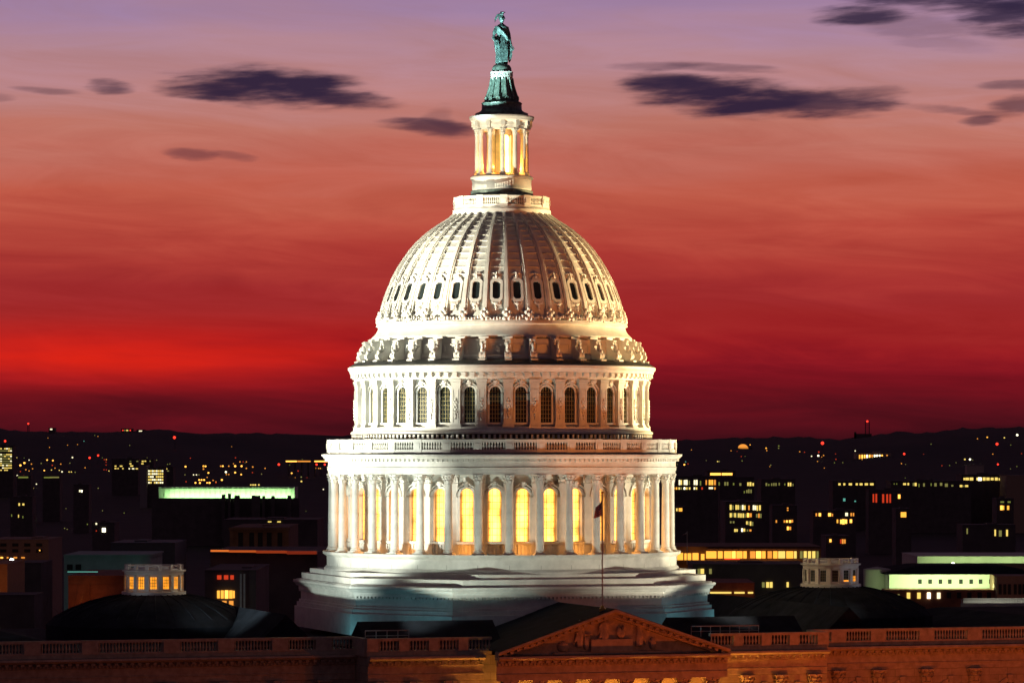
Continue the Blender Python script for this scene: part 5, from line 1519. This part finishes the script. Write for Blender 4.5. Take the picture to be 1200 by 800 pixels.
def place_light(px, py, size, key, kind='street', label=None, group=None):
    top = 5.6 if kind == 'street' else 8.6
    best = None; d = 640.
    while d < 8900:
        s_ = size / 2 * d / F
        if CZ + (HOR - py) * d / F - top * s_ <= ground_z(px, d) + .0: best = d; break
        d *= 1.01
    d = best or 8600.
    s_ = size / 2 * d / F
    x, y, z = at(px, py, d)
    o = put('street_lamp' if kind == 'street' else 'beacon_mast', lamp_mesh(key, kind), None, (x, y, z - top * s_), 0, (s_, s_, s_))
    if label is None:
        if kind == 'street':
            where = 'left of the dome' if px < 600 else 'right of the dome'
            how = 'low in the dark flats' if py > 566 else ('high on the dark hills' if py < 535 else 'among the hillside lights')
            label = f'tiny {COLN[key]} street lamp {how} {where}'; group = f'{COLN[key]} street lamps {how} {where}'
        else:
            where = 'left of the dome' if px < 600 else 'right of the dome'
            label = f'slim lattice mast with a red warning light on the hills {where}'; group = f'red warning lights {where}'
    tag(o, label, 'street lamp' if kind == 'street' else 'mast', group)


A = [(300, 122, 5, 'o'), (525, 142, 7, 't'), (592, 106, 6, 'g'), (612, 112, 6, 'o'), (103, 245, 11, 'y'), (128, 293, 15, 'O'), (153, 278, 15, 'O'), (182, 260, 8, 'w'), (197, 285, 9, 'o'), (162, 320, 9, 'o'), (128, 332, 8, 'r'), (182, 328, 8, 'o'), (204, 314, 8, 'o'),
     (258, 281, 9, 'd'), (277, 325, 10, 'O'), (295, 260, 10, 'O'), (331, 263, 11, 'O'), (327, 293, 9, 'r'), (344, 310, 8, 'o'), (322, 322, 8, 'y'), (371, 324, 8, 'y'), (380, 285, 9, 'o'), (388, 333, 11, 'w'), (437, 279, 8, 'd'), (453, 244, 11, 'w'), (432, 334, 9, 'y'), (446, 334, 9, 'y'), (470, 336, 8, 'd'),
     (532, 308, 8, 'o'), (652, 257, 7, 'r'), (665, 257, 8, 'o'), (663, 272, 7, 'r'), (663, 291, 7, 'r'), (650, 320, 7, 'r'), (665, 321, 7, 'r'), (681, 328, 8, 'y'), (108, 357, 11, 'w'), (42, 358, 8, 't'), (383, 362, 8, 'r'), (367, 400, 8, 'o'), (152, 408, 9, 'g'), (187, 404, 9, 'g'), (228, 410, 9, 'w'), (186, 433, 15, 'W'),
     (209, 436, 8, 'y'), (98, 432, 7, 'g'), (614, 436, 8, 'd'), (708, 449, 9, 'y'), (569, 570, 7, 'g'), (641, 576, 7, 'd'), (776, 590, 7, 'g'), (404, 686, 8, 'd'), (420, 692, 7, 'd'), (85, 739, 8, 'o'), (158, 743, 8, 'o'), (783, 349, 11, 'O'), (806, 337, 13, 'O'), (818, 336, 11, 'o'), (812, 351, 12, 'O'), (833, 364, 8, 'o'), (758, 334, 8, 'r')]
B = [(863, 342, 11, 'O'), (903, 328, 9, 'r'), (923, 366, 11, 'd'), (924, 393, 13, 'y'), (1061, 443, 9, 'w'), (200, 301, 13, 'O'), (203, 395, 9, 'r'), (312, 298, 14, 'a'), (325, 299, 12, 'O'), (312, 316, 11, 'o'), (343, 340, 12, 'O'), (250, 352, 9, 'w'), (268, 352, 9, 'w'), (284, 352, 8, 'd'), (420, 298, 11, 'o'), (433, 298, 12, 'O'), (470, 298, 10, 'o'), (510, 298, 15, 'O'), (550, 298, 14, 'O'),
     (452, 335, 13, 'W'), (455, 350, 9, 'o'), (470, 350, 9, 'o'), (510, 338, 13, 'O'), (548, 350, 11, 'O'), (580, 312, 10, 'o'), (620, 303, 11, 'o'), (618, 338, 8, 'r'), (697, 312, 9, 'o'), (540, 271, 9, 'o'), (560, 271, 7, 'r'), (580, 271, 8, 'o'), (512, 246, 8, 'r'), (230, 248, 7, 'r'), (285, 384, 12, 'O'), (300, 384, 12, 'O'), (316, 384, 13, 'O'), (290, 403, 13, 'O'), (335, 402, 11, 'O'), (350, 402, 14, 'O'),
     (262, 402, 13, 'O'), (427, 384, 14, 'O'), (372, 387, 9, 'o'), (390, 402, 8, 'r'), (292, 432, 10, 'O'), (332, 432, 9, 'o'), (608, 415, 11, 'y'), (622, 415, 12, 'y'), (636, 415, 13, 'y'), (658, 415, 12, 'y'), (713, 432, 9, 'd'), (165, 603, 12, 'y'), (675, 347, 8, 'd'), (122, 356, 8, 'd'), (196, 352, 8, 'd'), (335, 368, 8, 'o'), (1048, 312, 14, 'O'), (1012, 311, 10, 'o'), (1032, 312, 9, 'o'), (370, 430, 9, 'd'), (400, 432, 9, 'd'),
     (725, 645, 10, 'd'), (785, 645, 11, 'y')]
C = [(528, 165, 8, 'a'), (409, 202, 7, 'o'), (628, 186, 11, 'a'), (632, 201, 8, 'o'), (707, 172, 10, 'g'), (706, 186, 9, 'd'), (838, 208, 8, 'o'), (868, 211, 7, 'r'), (957, 210, 11, 'r'), (912, 236, 9, 'w'), (954, 233, 13, 'W'), (987, 231, 9, 'o'), (1062, 222, 6, 'r'), (1064, 255, 8, 'r'), (1055, 277, 7, 'g'), (1107, 276, 7, 'g'), (325, 269, 9, 'y'), (335, 269, 9, 'd'), (125, 271, 8, 't'), (72, 286, 8, 'd'), (117, 289, 12, 'O'),
     (473, 238, 7, 'r'), (478, 265, 8, 'g'), (657, 292, 8, 'd'), (73, 474, 11, 'W'), (117, 474, 11, 'W'), (175, 474, 12, 'W'), (211, 474, 11, 'W'), (252, 474, 11, 'W'), (292, 474, 12, 'W'), (375, 489, 11, 'W'), (392, 490, 9, 'w'), (410, 490, 11, 'W'), (426, 490, 12, 'W'), (446, 491, 10, 'W'), (468, 491, 11, 'W'), (490, 491, 11, 'W'), (263, 602, 10, 'r'), (95, 709, 9, 'd'), (131, 709, 10, 'y'), (1050, 420, 11, 'd'), (1088, 410, 11, 'y'), (1118, 410, 10, 'y'), (1155, 409, 15, 'y'), (1080, 471, 7, 'd')]
D = [(118, 203, 9, 'w'), (407, 282, 8, 'o'), (433, 287, 6, 'd'), (882, 127, 8, 'o'), (943, 118, 11, 'a'), (1050, 121, 10, 'y'), (1130, 104, 15, 'W'), (1090, 166, 7, 'g'), (803, 256, 12, 'y'), (835, 256, 14, 'W'), (852, 260, 7, 'd'), (878, 411, 8, 'g'), (970, 411, 7, 'o'), (975, 466, 17, 'O'), (15, 471, 7, 'd'), (625, 548, 8, 'r'), (708, 294, 7, 'g'), (660, 295, 7, 'r'), (40, 276, 7, 'd'), (1128, 300, 7, 'g')]
for lst, x0 in ((A, 0), (B, 180), (C, 780), (D, 980)):
    for a, b, sz, k_ in lst: place_light(x0 + a / 5.333, 490 + b / 5.333, sz / 5.333 * .92, k_)
for px, py, sz in ((6, 516.6, 2.6), (105, 536.2, 2.6), (115, 533.4, 2.4), (204.4, 512.4, 3.4), (326.8, 544, 2.8), (371, 544, 2.4), (380.6, 544, 2.4), (963.8, 519, 3.8), (1168.4, 520, 3.2), (1059.6, 531.6, 2.6), (1169.4, 543.8, 2.2)):
    place_light(px, py, sz, 'R', 'beacon')
rl_ = random.Random(21)
for i in range(70):
    px = rl_.choice((rl_.uniform(2, 372), rl_.uniform(805, 1198)))
    py = rl_.choice((rl_.uniform(518, 545), rl_.uniform(530, 566), rl_.uniform(560, 604)))
    place_light(px, py, rl_.uniform(.8, 1.35), rl_.choice('ooddgrd'))
# bright floods near the camera side
for px, py, d, lab in ((14, 656.5, 780, 'glaring white floodlight over the bright roof edge at far left'), (1116.6, 661.6, 740, 'glaring white floodlight above the roof of the cream hall')):
    x, y, z = at(px, py, d); b = MB(); h_ = z - ground_z(px, d)
    b.tube([(0, 0, 0), (0, 0, h_)], .08, 6); b.box(-.45, .45, -.1, .3, h_ - .1, h_ + .35); b.mi = 1; b.ball((0, -.25, h_ + .1), (.42, .25, .42), 12, 8)
    o = b.build('floodlight', [mat('lamp_post', (.08, .08, .08)), mat('flood_glass', (.1, .1, .1), .3, var=0, emit=(.9, 1, .8), es=7, sample=False)]); o.location = (x, y, ground_z(px, d)); tag(o, lab, 'floodlight')
    lamp('SPOT', (x, y - .6, z), (x + 3, y + 14, z - 2.2), 900, (.9, 1, .8), .2, R(120), .6)
# radio masts on the ridge
for px, yt, yb, d, lab in ((33.2, 496.6, 505, 8600, 'thin radio mast with a red top light on the left ridge'), (1016.4, 493.8, 512, 8200, 'tall radio mast with a red top light on the right ridge')):
    x, y, z1 = at(px, yt, d); z0 = at(px, yb, d)[2] - 30
    b = MB(); w_ = 1.6 if px < 100 else 4.2
    for q in (-1, 1):
        for q2 in (-1, 1): b.box(q * w_ - .5, q * w_ + .5, q2 * w_ - .5, q2 * w_ + .5, 0, z1 - z0)
    k_ = 0
    while k_ * 4 < z1 - z0: b.box(-w_, w_, -w_, w_, k_ * 4, k_ * 4 + .6); k_ += 1
    if px > 100: b.box(-28, 9, -4, 4, 20, (at(0, 508, d)[2] - z0)); b.box(-28, -24, -4, 4, 20, at(0, 506, d)[2] - z0)
    b.mi = 1; b.ball((0, 0, z1 - z0 + .5), 2.3, 8, 6)
    o = b.build('radio_mast', [CITY, MATS['glow_R']], smooth=False); o.location = (x, y, z0); tag(o, lab, 'mast')
# lit viaduct left of the colonnade
vd = thing('viaduct', 'far road bridge with an orange lit deck just left of the colonnade', 'bridge', (at(357, 0, 5200)[0], -DIST + 5200, ground_z(357, 5200)), 0)
b = MB(); X0 = at(334, 0, 5200)[0] - vd.location.x; X1 = at(388, 0, 5200)[0] - vd.location.x; z_ = at(0, 541.4, 5200)[2] - vd.location.z
b.box(X0, X1, 0, 10, z_, z_ + 1.0)
for k_ in range(7): x = X0 + (X1 - X0) * (k_ + .5) / 7; b.box(x - 1, x + 1, 3, 7, -4, z_)
b.build('deck', CITY, vd, smooth=False)
for x0_, x1_, k_ in ((335, 348, 'O'), (348.6, 364, 'o'), (368.4, 384, 'O')):
    put('lamp_strip', unit_box('glow_' + k_), vd, ((at(x0_, 0, 5200)[0] + at(x1_, 0, 5200)[0]) / 2 - vd.location.x, -.2, z_ + 1.3), 0, ((x1_ - x0_) * 5200 / F, .3, 1.9 * 5200 / F * .8))


# ------------------------------------------------------------------ bare trees before the left wing
def tree(px, d_loc, ztop, label, seed, world=None):
    rg = random.Random(seed)
    if world is None:
        lx, _ = U(px, 770, d_loc); p = loc2w(lx, -d_loc, 0)
    else: p = Vector(world)
    t = thing('bare_tree', label, 'tree', p, 0)
    H = ztop - p.z
    tr = MB(); tr.tube([(0, 0, -.3), (.1, 0, H * .2), (0, .1, H * .42)], [.42, .34, .26], 8); tr.build('trunk', BARK, t)
    cw = MB()

    def br(p0, d, ln, r, lv):
        pts = [p0]; q = p0.copy(); dd = d.copy()
        for k__ in range(3):
            dd = (dd + Vector((rg.uniform(-.25, .25), rg.uniform(-.25, .25), rg.uniform(-.02, .2)))).normalized()
            q = q + dd * ln / 3; pts.append(q.copy())
        cw.tube(pts, [r, r * .85, r * .7, r * .55], 5 if lv < 2 else 3)
        if lv < 4:
            for k__ in range(rg.choice((3, 3, 4)) if lv < 3 else 3):
                s_ = pts[rg.choice((1, 2, 3, 3))]
                nd = (dd + Vector((rg.uniform(-1, 1), rg.uniform(-1, 1), rg.uniform(-.1, .7))) * .85).normalized()
                br(s_, nd, ln * rg.uniform(.55, .75), max(r * .55, .012), lv + 1)
    for k__ in range(6):
        a = k__ * 1.05 + rg.uniform(-.2, .2)
        br(Vector((0, .05, H * rg.uniform(.3, .42))), Vector((cos(a) * .7, sin(a) * .7, rg.uniform(.7, 1.3))).normalized(), H * .26, .15, 0)
    cw.build('crown', BARK, t, smooth=False)


tree(258, 44, 19.9, 'bare leafless tree before the dark left wing, nearest the centre block', 5)
tree(60, 46, 19.6, 'bare leafless tree before the dark left wing at the far left', 8)
tree(0, 0, at(0, 688, 585)[2], 'bare leafless tree before the orange washed brick block', 11, (at(88, 0, 585)[0], -DIST + 585, ground_z(88, 585)))
